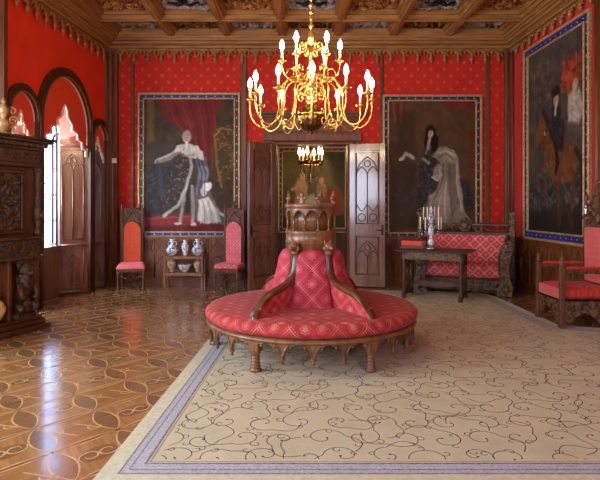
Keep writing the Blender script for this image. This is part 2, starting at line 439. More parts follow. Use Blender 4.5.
# wall behind the viewer, with two tall windows
def wall_open(mb, a0, a1, ops, h, d0, d1, plane):
    def bx(p0, p1, z0, z1):
        if p1 - p0 < 1e-3: return
        if plane == 'x': mb.box(p0, p1, d0, d1, z0, z1)
        else: mb.box(d0, d1, p0, p1, z0, z1)
    c = a0
    for p0, p1, z0, z1 in ops:
        bx(c, p0, 0, h); bx(p0, p1, 0, z0); bx(p0, p1, z1, h); c = p1
    bx(c, a1, 0, h)
wf = MB(); wall_open(wf, -5.3, 4.8, [(-4.2, -2.4, 1, 4), (1.2, 3, 1, 4)], 5.4, YF - .3, YF, 'x'); struct('wall_front', wf, 'silk_back')
wj = MB(); wall_open(wj, YF, JOG, [(-1.35, .15, .95, 3.65), (.85, 2.35, .95, 3.65), (3.45, 4.95, .95, 3.65)], 5.4, XJ - .3, XJ, 'y')
struct('wall_left', wj, 'silk_side')
def lattice_window(name, x0, x1, z0, z1, d, plane, nx=3, nz=5):
    mb = MB()
    def bx(a0, a1, b0, b1, t):
        if plane == 'x': mb.box(a0, a1, d - t, d + t, b0, b1)
        else: mb.box(d - t, d + t, a0, a1, b0, b1)
    for a in (x0, x1 - .07): bx(a, a + .07, z0, z1, .04)
    for b in (z0, z1 - .07): bx(x0 + .07, x1 - .07, b, b + .07, .04)
    for k in range(1, nx): a = x0 + (x1 - x0) * k / nx; bx(a - .012, a + .012, z0 + .07, z1 - .07, .015)
    for k in range(1, nz): b = z0 + (z1 - z0) * k / nz; bx(x0 + .07, x1 - .07, b - .01, b + .01, .013)
    return struct(name, mb, 'dark_wood')
lattice_window('window_4', -4.2, -2.4, 1, 4, YF - .1, 'x'); lattice_window('window_5', 1.2, 3, 1, 4, YF - .1, 'x')
for n_, y0 in ((6, -1.35), (7, .85), (8, 3.45)): lattice_window('window_%d' % n_, y0, y0 + 1.5, .95, 3.65, XJ - .12, 'y')

# left arcade wall: three arches
def archpts(y0, y1, zs, za, n=20):
    c = (y0 + y1) / 2; a = (y1 - y0) / 2
    return [(c - a * math.cos(PI * i / n), zs + (za - zs) * math.sin(PI * i / n)) for i in range(n + 1)]
ARCH = [(7.20, 7.86, 2.86, 3.24), (8.00, 9.50, 2.93, 3.74), (9.68, 10.18, 2.86, 3.13)]
wa = MB(); c = JOG
for y0, y1, zs, za in ARCH:
    wa.add([(lx(c), c, 0), (lx(y0), y0, 0), (lx(y0), y0, 5.4), (lx(c), c, 5.4)], [[0, 1, 2, 3]])
    ap = archpts(y0, y1, zs, za)
    for (a, za_), (b, zb_) in zip(ap[:-1], ap[1:]):
        wa.add([(lx(a), a, za_), (lx(b), b, zb_), (lx(b), b, 5.4), (lx(a), a, 5.4)], [[0, 1, 2, 3]])
    c = y1
wa.add([(lx(c), c, 0), (lx(D), D, 0), (lx(D), D, 5.4), (lx(c), c, 5.4)], [[0, 1, 2, 3]])
wa.add([(lx(JOG), JOG, 0), (XJ - .3, JOG, 0), (XJ - .3, JOG, 5.4), (lx(JOG), JOG, 5.4)], [[0, 1, 2, 3]])
struct('wall_left_arcade', wa, 'silk_side')
# window embrasures: splayed reveals with gothic panelling, dado and glazing
XO = [-4.55, -4.26, -4.55]
OUT = [(7.30, 7.76, 2.7, 2.95), (8.24, 9.22, 2.75, 3.35), (9.74, 10.1, 2.7, 2.95)]
def lancet(mb, F, w, h, mi=0, rad=.011):
    # gothic tracery in a w x h panel; F maps (a, b) to a point
    def T(p, r=rad): mb.tube([F(a, b) for a, b in p], r, 5, mi)
    T([(0, 0), (w, 0), (w, h), (0, h), (0, 0)], rad * 1.3)
    r = w * .5; hs = h - w * 1.05
    for k in (0, 1):
        a0 = k * w / 2; ww = w / 2
        T([(a0 + ww * (1 - math.cos(R(60 * i / 8))), hs + ww * math.sin(R(60 * i / 8))) for i in range(9)])
        T([(a0 + ww - ww * (1 - math.cos(R(60 * i / 8))), hs + ww * math.sin(R(60 * i / 8))) for i in range(9)])
    T([(w / 2, 0), (w / 2, hs)])
    T([(w * (1 - math.cos(R(60 * i / 8))), hs + w * math.sin(R(60 * i / 8))) for i in range(9)])
    T([(w - w * (1 - math.cos(R(60 * i / 8))), hs + w * math.sin(R(60 * i / 8))) for i in range(9)])
    T(arc(w / 2, hs + w * .56, w * .14, 0, 360, 12))
for k, ((y0, y1, zs, za), (o0, o1, os_, oa), xo) in enumerate(zip(ARCH, OUT, XO)):
    em = MB(); ci = [(y0, 0)] + archpts(y0, y1, zs, za) + [(y1, 0)]; co = [(o0, 0)] + archpts(o0, o1, os_, oa) + [(o1, 0)]
    n = len(ci); vs = [(lx(a), a, b) for a, b in ci] + [(xo, a, b) for a, b in co]
    for i in range(n - 1): em.add([vs[i], vs[i + 1], vs[n + i + 1], vs[n + i]], [[0, 1, 2, 3]], 1 if 1 <= i < n - 2 else 0, 1 <= i < n - 2)
    # far reveal tracery
    pi_, po = Vector((lx(y1), y1, 0)), Vector((xo, o1, 0)); dv = po - pi_; Lr = dv.length; dv.normalize(); nr = Vector((-dv.y, dv.x, 0));
    if nr.y > 0: nr = -nr
    def F(a, b, d=.004): p = pi_ + dv * a + nr * d; return (p.x, p.y, b)
    m_ = .06
    wp = min(.40, Lr - .1)
    lancet(em, lambda a, b: F(.07 + a, .98 + b), wp, 1.6, 0)
    lancet(em, lambda a, b: F(.07 + a, .18 + b), wp, .62, 0, .009)
    em.tube([F(.0, .88), F(Lr, .88)], .022, 6); em.tube([F(0, 2.66), F(Lr, 2.66)], .02, 6); em.tube([F(0, .05), F(Lr, .05)], .05, 4)
    # dado under the window and outer wall
    em.box(xo - .12, xo, o0, o1, 0, .85); em.box(xo - .10, xo + .03, o0, o1, .85, .89)
    struct('trim_%d' % (k + 20), em, ['door_wood', 'plaster'])
    wn = MB()
    ap = archpts(o0, o1, os_, oa, 14)
    wn.tube([(xo - .05, a, b) for a, b in ap], .02, 6); wn.tube([(xo - .05, o0 + .01, .89), (xo - .05, o0 + .01, os_)], .02, 4); wn.tube([(xo - .05, o1 - .01, .89), (xo - .05, o1 - .01, os_)], .02, 4)
    if k == 1: wn.tube([(xo - .05, (o0 + o1) / 2, .89), (xo - .05, (o0 + o1) / 2, oa)], .022, 4)
    for z in (1.32, 1.78, 2.24, 2.7): wn.tube([(xo - .05, o0, z), (xo - .05, o1, z)], .007, 4)
    wo = struct('window_%d' % (k + 1), wn, 'dark_wood')
    gm = MB(); gm.add([(xo - .045, o0, .89)] + [(xo - .045, a, b) for a, b in ap] + [(xo - .045, o1, .89)], [list(range(len(ap) + 2))])
    gm.build('window_pane', 'glass', wo)

# arch frames
for k, (y0, y1, zs, za) in enumerate(ARCH):
    fr = MB(); wd = .13 if k == 1 else .10
    inn = [(y0, 0)] + archpts(y0, y1, zs, za, 28) + [(y1, 0)]
    cen = (y0 + y1) / 2
    outp = [(y0 - wd, 0)] + [(cen - ((y1 - y0) / 2 + wd) * math.cos(PI * i / 28), zs + (za - zs + wd * 1.15) * math.sin(PI * i / 28)) for i in range(29)] + [(y1 + wd, 0)]
    if k == 2: outp = [(min(a, D - .02), b) for a, b in outp]
    T = .055
    for i in range(len(inn) - 1):
        a, b, c_, d = inn[i], inn[i + 1], outp[i + 1], outp[i]
        P = lambda q, t: (lx(q[0]) + t, q[0], q[1])
        fr.add([P(a, T), P(b, T), P(c_, T), P(d, T), P(a, -.01), P(b, -.01), P(c_, 0), P(d, 0)], [[0, 1, 2, 3], [0, 1, 5, 4], [3, 2, 6, 7]], 0)
    fr.tube([(lx(a) + T, a, b) for a, b in inn[1:-1]], .012, 6, 1)
    mid = [((a + c_) / 2, (b + d) / 2) for (a, b), (c_, d) in zip(inn, outp)]
    fr.tube([(lx(a) + T, a, b) for a, b in mid], .02, 6, 0)
    struct('trim_%d' % (k + 1), fr, ['dark_wood', 'gilt_trim'])

# red pelmets with stepped gothic edge
def pelmet(k, label):
    y0, y1, zs, za = ARCH[k]; cen = (y0 + y1) / 2; hw = (y1 - y0) / 2
    bot = [(-1, .0), (-.93, .10), (-.80, .12), (-.76, .26), (-.58, .30), (-.54, .44), (-.36, .50), (-.30, .64), (-.16, .70), (-.10, .86), (0, .98), (.10, .86), (.16, .70), (.30, .60), (.36, .48), (.54, .44), (.58, .30), (.76, .26), (.80, .12), (.93, .10), (1, 0)]
    zb, zp = {0: (2.50, 2.98), 1: (2.52, 3.30), 2: (2.50, 2.92)}[k]
    ap = archpts(y0, y1, zs, za, 40)
    def top(y):
        u = max(-1, min(1, (y - cen) / hw)); return zs + (za - zs) * math.sqrt(max(0, 1 - u * u))
    mb = MB(); X = .0
    pts = [(cen + u * hw, zb + (zp - zb) * v) for u, v in bot]
    fine = []
    for (a, b), (c_, d) in zip(pts[:-1], pts[1:]):
        for i in range(3): fine.append((a + (c_ - a) * i / 3, b + (d - b) * i / 3))
    fine.append(pts[-1])
    for (a, b), (c_, d) in zip(fine[:-1], fine[1:]):
        for t in (-.012, .012):
            mb.add([(lx(a) + t - .03, a, b), (lx(c_) + t - .03, c_, d), (lx(c_) + t - .03, c_, max(d, top(c_))), (lx(a) + t - .03, a, max(b, top(a)))], [[0, 1, 2, 3]], 0)
    o = tag(mb.build('pelmet', 'red_plain'), label, 'pelmet', 'red pelmets in the window arches')
    fm = MB(); fm.tube([(lx(a) - .015, a, b) for a, b in fine], .019 if k == 1 else .015, 6)
    for a, b in pts[1:-1:2]:
        fm.lathe([(.004, 0), (.016, -.02), (.02, -.08), (.012, -.12)], (lx(a) - .015, a, b - .01), 6)
    fm.build('fringe', 'fringe', o)
pelmet(0, 'red stepped silk pelmet with pale fringe in the small arch above the carved chimneypiece')
pelmet(1, 'large red stepped silk pelmet with white fringe in the tall middle window arch')
pelmet(2, 'narrow red pelmet with white fringe in the small arch next to the room corner')

# ------------------------------------------------------------------ ceiling
ce = MB()
ce.add([(XJ - .3, YF, 5.12), (5, YF, 5.12), (5, D + .3, 5.12), (XJ - .3, D + .3, 5.12)], [[3, 2, 1, 0]], 0)
struct('ceiling', ce, 'ceil_wood_x')
bxs = [-2.48 + 1.07 * k for k in range(-3, 8)]
bys = [9.19 - 1.07 * k for k in range(0, 11)]
bm_ = MB()
for x in bxs:
    if x > 4.6: continue
    bm_.box(x - .075, x + .075, YF, D, HC, 5.1, 1); bm_.box(x - .03, x + .03, YF, D, HC - .02, HC, 1)
    for s_ in (-1, 1): bm_.box(min(x + s_ * .075, x + s_ * .12), max(x + s_ * .075, x + s_ * .12), YF, D, HC + .07, 5.08, 1)
for y in bys:
    bm_.box(XJ, 4.6, y - .07, y + .07, HC + .002, 5.1, 0); bm_.box(XJ, 4.6, y - .028, y + .028, HC - .018, HC, 0)
    for s_ in (-1, 1): bm_.box(XJ, 4.6, min(y + s_ * .07, y + s_ * .115), max(y + s_ * .07, y + s_ * .115), HC + .072, 5.07, 0)
struct('trim_5', bm_, ['ceil_wood_x', 'ceil_wood_y'])
cf = MB(); yy = [D + .1] + bys
for i in range(len(bxs) - 1):
    for j in range(len(yy) - 1):
        x0, x1, y1, y0 = bxs[i] + .12, bxs[i + 1] - .12, yy[j] - .11, yy[j + 1] + .11
        if x0 > 4.3 or y1 < 2: continue
        white = (i + j) % 2 == 0
        mi = 1 if white else (0 if j else 2)
        sx, sy = i * 7.3, j * 3.1
        def fn(u, v):
            x = x0 + (x1 - x0) * u; y = y0 + (y1 - y0) * v
            r = math.hypot(u - .5, v - .5); a = math.atan2(v - .5, u - .5)
            e = min(u, 1 - u, v, 1 - v); w = min(1, e / .08)
            z = .045 * math.cos(r * 26 + 3 * math.cos(4 * a)) + .06 * noise.noise((x * 7 + sx, y * 7 + sy, 0))
            return (x, y, 5.02 - w * z)
        cf.grid(fn, 26, 26 if j else 14, mi)
        # medallion on the pale coffers
        if white and j:
            cx, cy = (x0 + x1) / 2, (y0 + y1) / 2
            cf.sphere((cx, cy, 4.99), .07, 10, 3, 1, 1.4, .6)
            for s_ in (-1, 1):
                cf.tube([(cx, cy, 4.98), (cx + s_ * .12, cy + .07, 4.96), (cx + s_ * .26, cy + .02, 4.98)], [.04, .035, .012], 6, 3)
                cf.tube([(cx, cy, 4.98), (cx + s_ * .05, cy - .12, 4.97), (cx + s_ * .1, cy - .2, 4.98)], [.03, .02, .01], 6, 3)
struct('trim_6', cf, ['coffer_gold', 'coffer_white', 'coffer_dark', 'iron'])

# cornice: stepped moulding round the room, then the pendant valance
PROF = [(0, 4.63), (.05, 4.63), (.055, 4.655), (.035, 4.665), (.04, 4.685), (.09, 4.69), (.10, 4.715), (.085, 4.725), (.14, 4.745), (.19, 4.75), (.20, 4.775), (.18, 4.785), (.24, 4.80), (.25, 4.82), (.30, 4.825), (.31, 4.85), (.295, 4.86), (.31, 4.875), (.31, 5.0)]
def cornice(mb, A, B, nrm, mi, miters=(0, 0)):
    A = Vector(A); B = Vector(B); nrm = Vector(nrm); d = (B - A).normalized()
    vs = []
    for p, z in PROF:
        a = A + nrm * p + d * p * miters[0]; b = B + nrm * p - d * p * miters[1]
        vs += [(a.x, a.y, z), (b.x, b.y, z)]
    mb.add(vs, [[2 * i, 2 * i + 1, 2 * i + 3, 2 * i + 2] for i in range(len(PROF) - 1)], mi)
co = MB()
cornice(co, (lx(D), D), (rx(D), D), (0, -1), 0, (1, 1))
cornice(co, (lx(D), D), (lx(JOG), JOG), (1, 0), 1, (1, 0))
cornice(co, (rx(D), D), (rx(YF), YF), (-1, 0), 1, (1, 0))
cornice(co, (XJ, JOG), (XJ, YF), (1, 0), 1, (0, 0))
struct('trim_7', co, ['ceil_wood_x', 'ceil_wood_y'])
def pendant_row(A, B, nrm, sp, sc=1.0):
    mb = MB(); A = Vector(A); B = Vector(B); L = (B - A).length; d = (B - A) / L; n = round(L / sp); sp = L / n
    q = Vector(nrm) * .06
    for k in range(n):
        base = A + d * (k * sp) + q
        def F(a, b, t=0): p = base + d * a + Vector(nrm) * t; return (p.x, p.y, b)
        H = 4.66; z0_ = len(mb.v)
        # cusped arch: two quarter arcs that meet in a hanging leaf
        for s_ in (0, 1):
            pts = []
            for i in range(9):
                t = i / 8; a = sp / 2 * math.sin(t * PI / 2); b = H - .15 * (1 - math.cos(t * PI / 2))
                pts.append(F(sp / 2 - a if s_ else sp / 2 + a, b))
            mb.tube(pts, .020, 5)
            pts = [F(sp / 2 + (-1 if s_ else 1) * sp * (.18 + .16 * math.sin(PI * i / 5)), H - .03 - .10 * i / 5) for i in range(6)]
            mb.tube(pts, .015, 4)
        # fleuron
        mb.lathe([(.02, .06), (.036, -.02), (.02, -.05), (.048, -.09), (.024, -.13), (.0, -.20)], F(0, H - .10), 6)
        mb.lathe([(.01, .02), (.03, -.03), (0, -.08)], F(sp / 2, H - .02), 6)
        mb.add([F(0, H), F(sp, H), F(sp, H - .09), F(sp * .82, H - .045), F(sp * .5, H - .025), F(sp * .18, H - .045), F(0, H - .09)], [[0, 1, 2, 3, 4, 5, 6]])
        for q_ in range(z0_, len(mb.v)): x_, y_, zz_ = mb.v[q_]; mb.v[q_] = (x_, y_, H + (zz_ - H) * sc)
    return mb
struct('trim_8', pendant_row((lx(D) + .02, D), (rx(D) - .02, D), (0, -1), .27), 'gilt_trim')
struct('trim_9', pendant_row((lx(D), D - .05), (lx(JOG), JOG), (1, 0), .24), 'gilt_trim')
struct('trim_10', pendant_row((rx(D), D - .05), (rx(5), 5), (-1, 0), .27, .62), 'gilt_trim')

# ------------------------------------------------------------------ back wall woodwork
def X(px): return (px - 300) / 520 * D
tb = MB()
for p0, p1, t in ((106, 119, .10), (131.5, 134.5, .04), (241, 247, .05), (379.5, 383, .04), (485, 489.5, .04), (503.5, 514, .10)):
    tb.box(X(p0), X(p1), D - t, D + .01, 0, 4.66, 0, .012)
    w = X(p1) - X(p0)
    if t > .06:
        for f in (.3, .7): tb.tube([(X(p0) + w * f, D - t, .1), (X(p0) + w * f, D - t, 4.6)], .022, 6)
struct('trim_11', tb, 'panel_wood')
# side wall posts
ts = MB()
ts.box(lx(JOG) - .1, lx(JOG) + .07, JOG - .06, JOG + .03, 0, 4.7)
ts.box(rx(7.2) - .07, rx(7.2) + .02, 7.22, 7.42, 0, 4.7, 0, .01); ts.tube([(rx(7.3) - .07, 7.32, 0), (rx(7.3) - .07, 7.32, 4.65)], .04, 8)
ts.box(rx(9.9) - .05, rx(9.9) + .02, D - .10, D - .02, 0, 4.7)
struct('trim_12', ts, 'panel_wood')
# wainscot
def wainscot(mb, A, B, nrm, h=.98, sp=.34):
    A = Vector((A[0], A[1], 0)); B = Vector((B[0], B[1], 0)); L = (B - A).length; d = (B - A) / L; nn = Vector((nrm[0], nrm[1], 0))
    def P(a, t, z): p = A + d * a + nn * t; return (p.x, p.y, z)
    def slab(z0, z1, t): mb.add([P(0, 0, z0), P(L, 0, z0), P(L, t, z0), P(0, t, z0), P(0, 0, z1), P(L, 0, z1), P(L, t, z1), P(0, t, z1)], [[0, 1, 2, 3], [4, 5, 6, 7], [2, 3, 7, 6], [0, 3, 7, 4], [1, 2, 6, 5]])
    slab(0, h, .03); slab(0, .16, .055); slab(h - .05, h, .07); slab(h - .36, h - .33, .045)
    n = max(1, round(L / sp)); sp = L / n
    for k in range(n + 1): mb.tube([P(min(max(k * sp, .01), L - .01), .035, .16), P(min(max(k * sp, .01), L - .01), .035, h - .05)], .014, 5)
    for k in range(n):
        c = (k + .5) * sp; zc = h - .19; r = sp * .46
        for s_ in (-1, 1):     # interlaced arcs in the frieze
            mb.tube([P(c + s_ * (r - r * math.sin(PI / 2 * i / 7)), .036, h - .32 + .26 * math.sin(PI / 2 * i / 7) * .98) for i in range(8)], .009, 4)
            mb.tube([P(c + s_ * r * .95 * math.cos(PI / 2 * i / 7) * .9, .036, h - .07 - .22 * math.sin(PI / 2 * i / 7)) for i in range(8)], .008, 4)
        mb.tube([P(c + a, .036, zc + b) for a, b in arc(0, 0, .04, 0, 360, 8)], .007, 4)
        for s_ in (-1, 1):
            mb.tube([P(c + s_ * r * (1 - i / 6) , .034, .40 + .18 * math.sin(PI / 2 * i / 6)) for i in range(7)], .009, 4)
wa_ = MB(); wainscot(wa_, (X(119), D), (X(262), D), (0, -1)); wainscot(wa_, (X(358), D), (X(503), D), (0, -1)); struct('baseboard_back', wa_, 'panel_wood')
wr_ = MB(); wainscot(wr_, (rx(D - .12), D - .12), (rx(3), 3), (-1, 0), .98, .36); struct('baseboard_right', wr_, 'panel_wood')
wl_ = MB(); wainscot(wl_, (XJ, JOG - .1), (XJ, YF), (1, 0)); struct('baseboard_left', wl_, 'panel_wood')

# doorway casing
dc = MB()
for x0, x1 in ((DX0 - .20, DX0), (DX1, DX1 + .20)):
    dc.box(x0, x1, D - .07, D + .01, 0, DH + .02, 0, .01)
    dc.tube([((x0 + x1) / 2, D - .07, .1), ((x0 + x1) / 2, D - .07, DH)], .03, 8)
dc.box(DX0 - .24, DX1 + .24, D - .10, D + .01, DH + .02, DH + .16, 0, .01)
dc.box(DX0 - .20, DX1 + .20, D - .05, D + .01, DH + .16, DH + .44, 0)
for k in range(5):
    x0 = DX0 - .12 + k * .345; dc.tube([(x0, D - .05, DH + .2), (x0 + .3, D - .05, DH + .2), (x0 + .3, D - .05, DH + .4), (x0, D - .05, DH + .4), (x0, D - .05, DH + .2)], .012, 5)
for z, t, h in ((DH + .44, .10, .04), (DH + .48, .15, .05), (DH + .53, .20, .05)): dc.box(DX0 - .20 - t / 2, DX1 + .20 + t / 2, D - t, D + .01, z, z + h, 0, .008)
# jambs inside the wall thickness
dc.box(DX0 - .01, DX0 + .03, D, D + .34, 0, DH); dc.box(DX1 - .03, DX1 + .01, D, D + .34, 0, DH); dc.box(DX0 + .03, DX1 - .03, D, D + .34, DH - .04, DH + .01)
struct('trim_13', dc, 'panel_wood')

def door_leaf(name, hinge, ang, w, label, flip=1):
    e = empty(name, hinge, ang); e['kind'] = 'structure'; e['label'] = label
    h = DH - .05; t = .028
    mb = MB(); mb.box(0, w, -t * .4, t * .4, .02, h)
    for x0, x1, z0, z1 in ((0, .11, .02, h), (w - .11, w, .02, h), (.11, w - .11, .02, .22), (.11, w - .11, h - .14, h), (.11, w - .11, 1.02, 1.2)):
        mb.box(x0, x1, -t, t, z0, z1, 0, .005)
    mb.build('frame_panel', 'door_wood', e)
    tm = MB()
    for s_ in (-1, 1):
        y = s_ * (t * .4 + .004)
        ww = w - .26
        lancet(tm, lambda a, b: (.13 + a, y, 1.24 + b), ww, h - .18 - 1.24, 0, .012)
        lancet(tm, lambda a, b: (.13 + a, y, .26 + b), ww, .72, 0, .012)
        for c in (.25, .75):   # upside-down tracery at the bottom of the tall panel
            tm.tube([(.13 + ww * c + a, y, 1.36 + b) for a, b in arc(0, 0, ww * .17, 0, 360, 12)], .010, 4)
            tm.tube([(.13 + ww * (c + q), y, z) for q, z in ((-.25, 1.62), (-.1, 1.52), (0, 1.47), (.1, 1.52), (.25, 1.62))], .009, 4)
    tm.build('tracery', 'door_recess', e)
    hm = MB()
    for s_ in (-1, 1):
        hm.tube([(w - .055, s_ * t, 1.12), (w - .055, s_ * (t + .05), 1.12), (w - .16, s_ * (t + .055), 1.12)], .011, 6)
        hm.box(w - .075, w - .035, s_ * t - .004, s_ * t + .004, 1.02, 1.22)
    hm.build('door_handle', 'iron', e)
    return e
door_leaf('door_1', (DX0 - .02, D - .16, 0), math.atan2(-.55, -.45), .70, 'dark panelled left leaf of the open double door')
door_leaf('door_2', (DX1 + .0, D - .14, 0), math.atan2(-.16, .68), .69, 'right leaf of the open double door with pale daylight on its tracery')

# next room
nr_ = MB()
nr_.box(-2.6, 3.0, 13.6, 13.8, 0, 4.6)
nr_.box(-2.8, -2.6, D + .32, 13.8, 0, 4.6); nr_.box(3.0, 3.2, D + .32, 13.8, 0, 4.6)
nr_.box(-2.8, 3.2, D + .32, 13.8, 4.6, 4.7)
struct('wall_beyond', nr_, 'panel_wood')
nw = MB(); wainscot(nw, (-2.6, 13.6), (3, 13.6), (0, -1), .95); struct('baseboard_beyond', nw, 'dark_wood')
# ------------------------------------------------------------------ paintings
class Paint:
    def __init__(s, w, h, c):
        s.w, s.h = w, h; s.a = np.zeros((h, w, 3)); s.a[:] = c
        s.V, s.U = np.mgrid[0:h, 0:w]; s.U = (s.U + .5) / w; s.V = (s.V + .5) / h
        s.rng = np.random.RandomState(3)
        def sm(n):
            z = s.rng.rand(n, n); x = np.linspace(0, n - 1.001, w); y = np.linspace(0, n - 1.001, h)
            xi, yi = x.astype(int), y.astype(int); xf, yf = (x - xi)[None, :], (y - yi)[:, None]
            g = lambda a, b: z[np.ix_(yi + a, xi + b)]
            return (g(0, 0) * (1 - xf) + g(0, 1) * xf) * (1 - yf) + (g(1, 0) * (1 - xf) + g(1, 1) * xf) * yf
        s.nz = sm(12) * .5 + sm(30) * .3 + sm(70) * .2
        s.wx = (sm(26) - .5) * .022; s.wy = (sm(28) - .5) * .018
    def put(s, m, c, op=1):
        m = np.clip(m, 0, 1)[..., None] * op
        tex = (.75 + .5 * s.nz)[..., None]
        s.a = s.a * (1 - m) + np.array(c) * tex * m
    def ell(s, u, v, ru, rv, c, op=1, soft=.25, rot=0):
        du, dv = s.U + s.wx - u, (s.V + s.wy - v) * s.h / s.w; rv = rv * s.h / s.w
        cr, sr = math.cos(rot), math.sin(rot)
        d = np.sqrt(((du * cr + dv * sr) / ru) ** 2 + ((-du * sr + dv * cr) / rv) ** 2)
        s.put((1 - d) / soft + .5, c, op)
    def poly(s, P, c, op=1, soft=.006):
        U, V = s.U + s.wx, s.V + s.wy; ins = np.zeros_like(U, bool); dist = np.full_like(U, 9.)
        n = len(P)
        for i in range(n):
            (x0, y0), (x1, y1) = P[i], P[(i + 1) % n]
            cnd = ((y0 > V) != (y1 > V)) & (U < (x1 - x0) * (V - y0) / ((y1 - y0) or 1e-9) + x0); ins ^= cnd
            t = np.clip(((U - x0) * (x1 - x0) + (V - y0) * (y1 - y0)) / max(1e-9, (x1 - x0) ** 2 + (y1 - y0) ** 2), 0, 1)
            dist = np.minimum(dist, np.hypot(U - x0 - t * (x1 - x0), V - y0 - t * (y1 - y0)))
        s.put(np.where(ins, .5 + dist / soft, .5 - dist / soft), c, op)
    def line(s, P, w, c, op=1):
        dist = np.full_like(s.U, 9.)
        for (x0, y0), (x1, y1) in zip(P[:-1], P[1:]):
            U, V = s.U + s.wx * .5, s.V + s.wy * .5
            t = np.clip(((U - x0) * (x1 - x0) + (V - y0) * (y1 - y0)) / max(1e-9, (x1 - x0) ** 2 + (y1 - y0) ** 2), 0, 1)
            dist = np.minimum(dist, np.hypot(U - x0 - t * (x1 - x0), (V - y0 - t * (y1 - y0)) * s.h / s.w))
        s.put((w - dist) / (w * .6) + .3, c, op)

def canvas_material():
    t = NT('oil_on_canvas'); at = t.n('ShaderNodeVertexColor', layer_name='paint'); v = t.coord()
    t.bump(t.noise(v, 90, 2), .08, .002); t.L(at.outputs[0], t.b.inputs['Base Color']); return t.fin(None, .55, spec=.12)
M['canvas'] = canvas_material()

def dabs(p, P, n, pal, size=.012, op=.6, seed=1):
    rg_ = random.Random(seed); us = [q[0] for q in P]; vs_ = [q[1] for q in P]
    def ins(x, y):
        r_ = False
        for i in range(len(P)):
            (x0, y0), (x1, y1) = P[i], P[(i + 1) % len(P)]
            if (y0 > y) != (y1 > y) and x < (x1 - x0) * (y - y0) / (y1 - y0) + x0: r_ = not r_
        return r_
    for _ in range(n):
        u, v = rg_.uniform(min(us), max(us)), rg_.uniform(min(vs_), max(vs_))
        if not ins(u, v): continue
        s_ = size * rg_.uniform(.5, 1.4); c = np.array(rg_.choice(pal), float); an = rg_.uniform(0, PI)
        cx, cy = u * p.w, v * p.h; r_ = s_ * p.w * 2.2
        x0, x1, y0, y1 = max(0, int(cx - r_)), min(p.w, int(cx + r_) + 1), max(0, int(cy - r_)), min(p.h, int(cy + r_) + 1)
        if x1 <= x0 or y1 <= y0: continue
        yy_, xx_ = np.mgrid[y0:y1, x0:x1]; dx, dy = xx_ + .5 - cx, yy_ + .5 - cy
        a_ = (dx * math.cos(an) + dy * math.sin(an)) / (s_ * p.w * 1.8); b_ = (-dx * math.sin(an) + dy * math.cos(an)) / (s_ * p.w * .7)
        m = np.clip((1 - np.sqrt(a_ ** 2 + b_ ** 2)) * 2, 0, 1)[..., None] * op
        p.a[y0:y1, x0:x1] = p.a[y0:y1, x0:x1] * (1 - m) + c * m
def folds(p, lines, dark, light, w=.008, op=.6):
    for k, L_ in enumerate(lines): p.line(L_, w, dark if k % 2 else light, op)
def face(p, u, v, s, skin, hair, wig=1.6):
    p.ell(u, v - .004, s * wig, s * wig * .78, hair); p.ell(u + .004, v + .012, s * 1.0, s * .95, skin); p.ell(u - s * .4, v + .014, s * .35, s * .6, tuple(q * .82 for q in skin), .5, .8)
    p.ell(u, v - s * .62, s * 1.2, s * .42, hair, .95)
    for d in (-.38, .34): p.line([(u + s * (d - .16), v + s * .12), (u + s * (d + .14), v + s * .12)], .004, (70, 44, 34), .8)
    p.line([(u + s * .0, v + s * .1), (u + s * .06, v + s * .42)], .003, tuple(q * .75 for q in skin), .8); p.line([(u - s * .2, v + s * .66), (u + s * .22, v + s * .66)], .004, (150, 64, 52), .8)
ALLP = [(0, 0), (1, 0), (1, 1), (0, 1)]
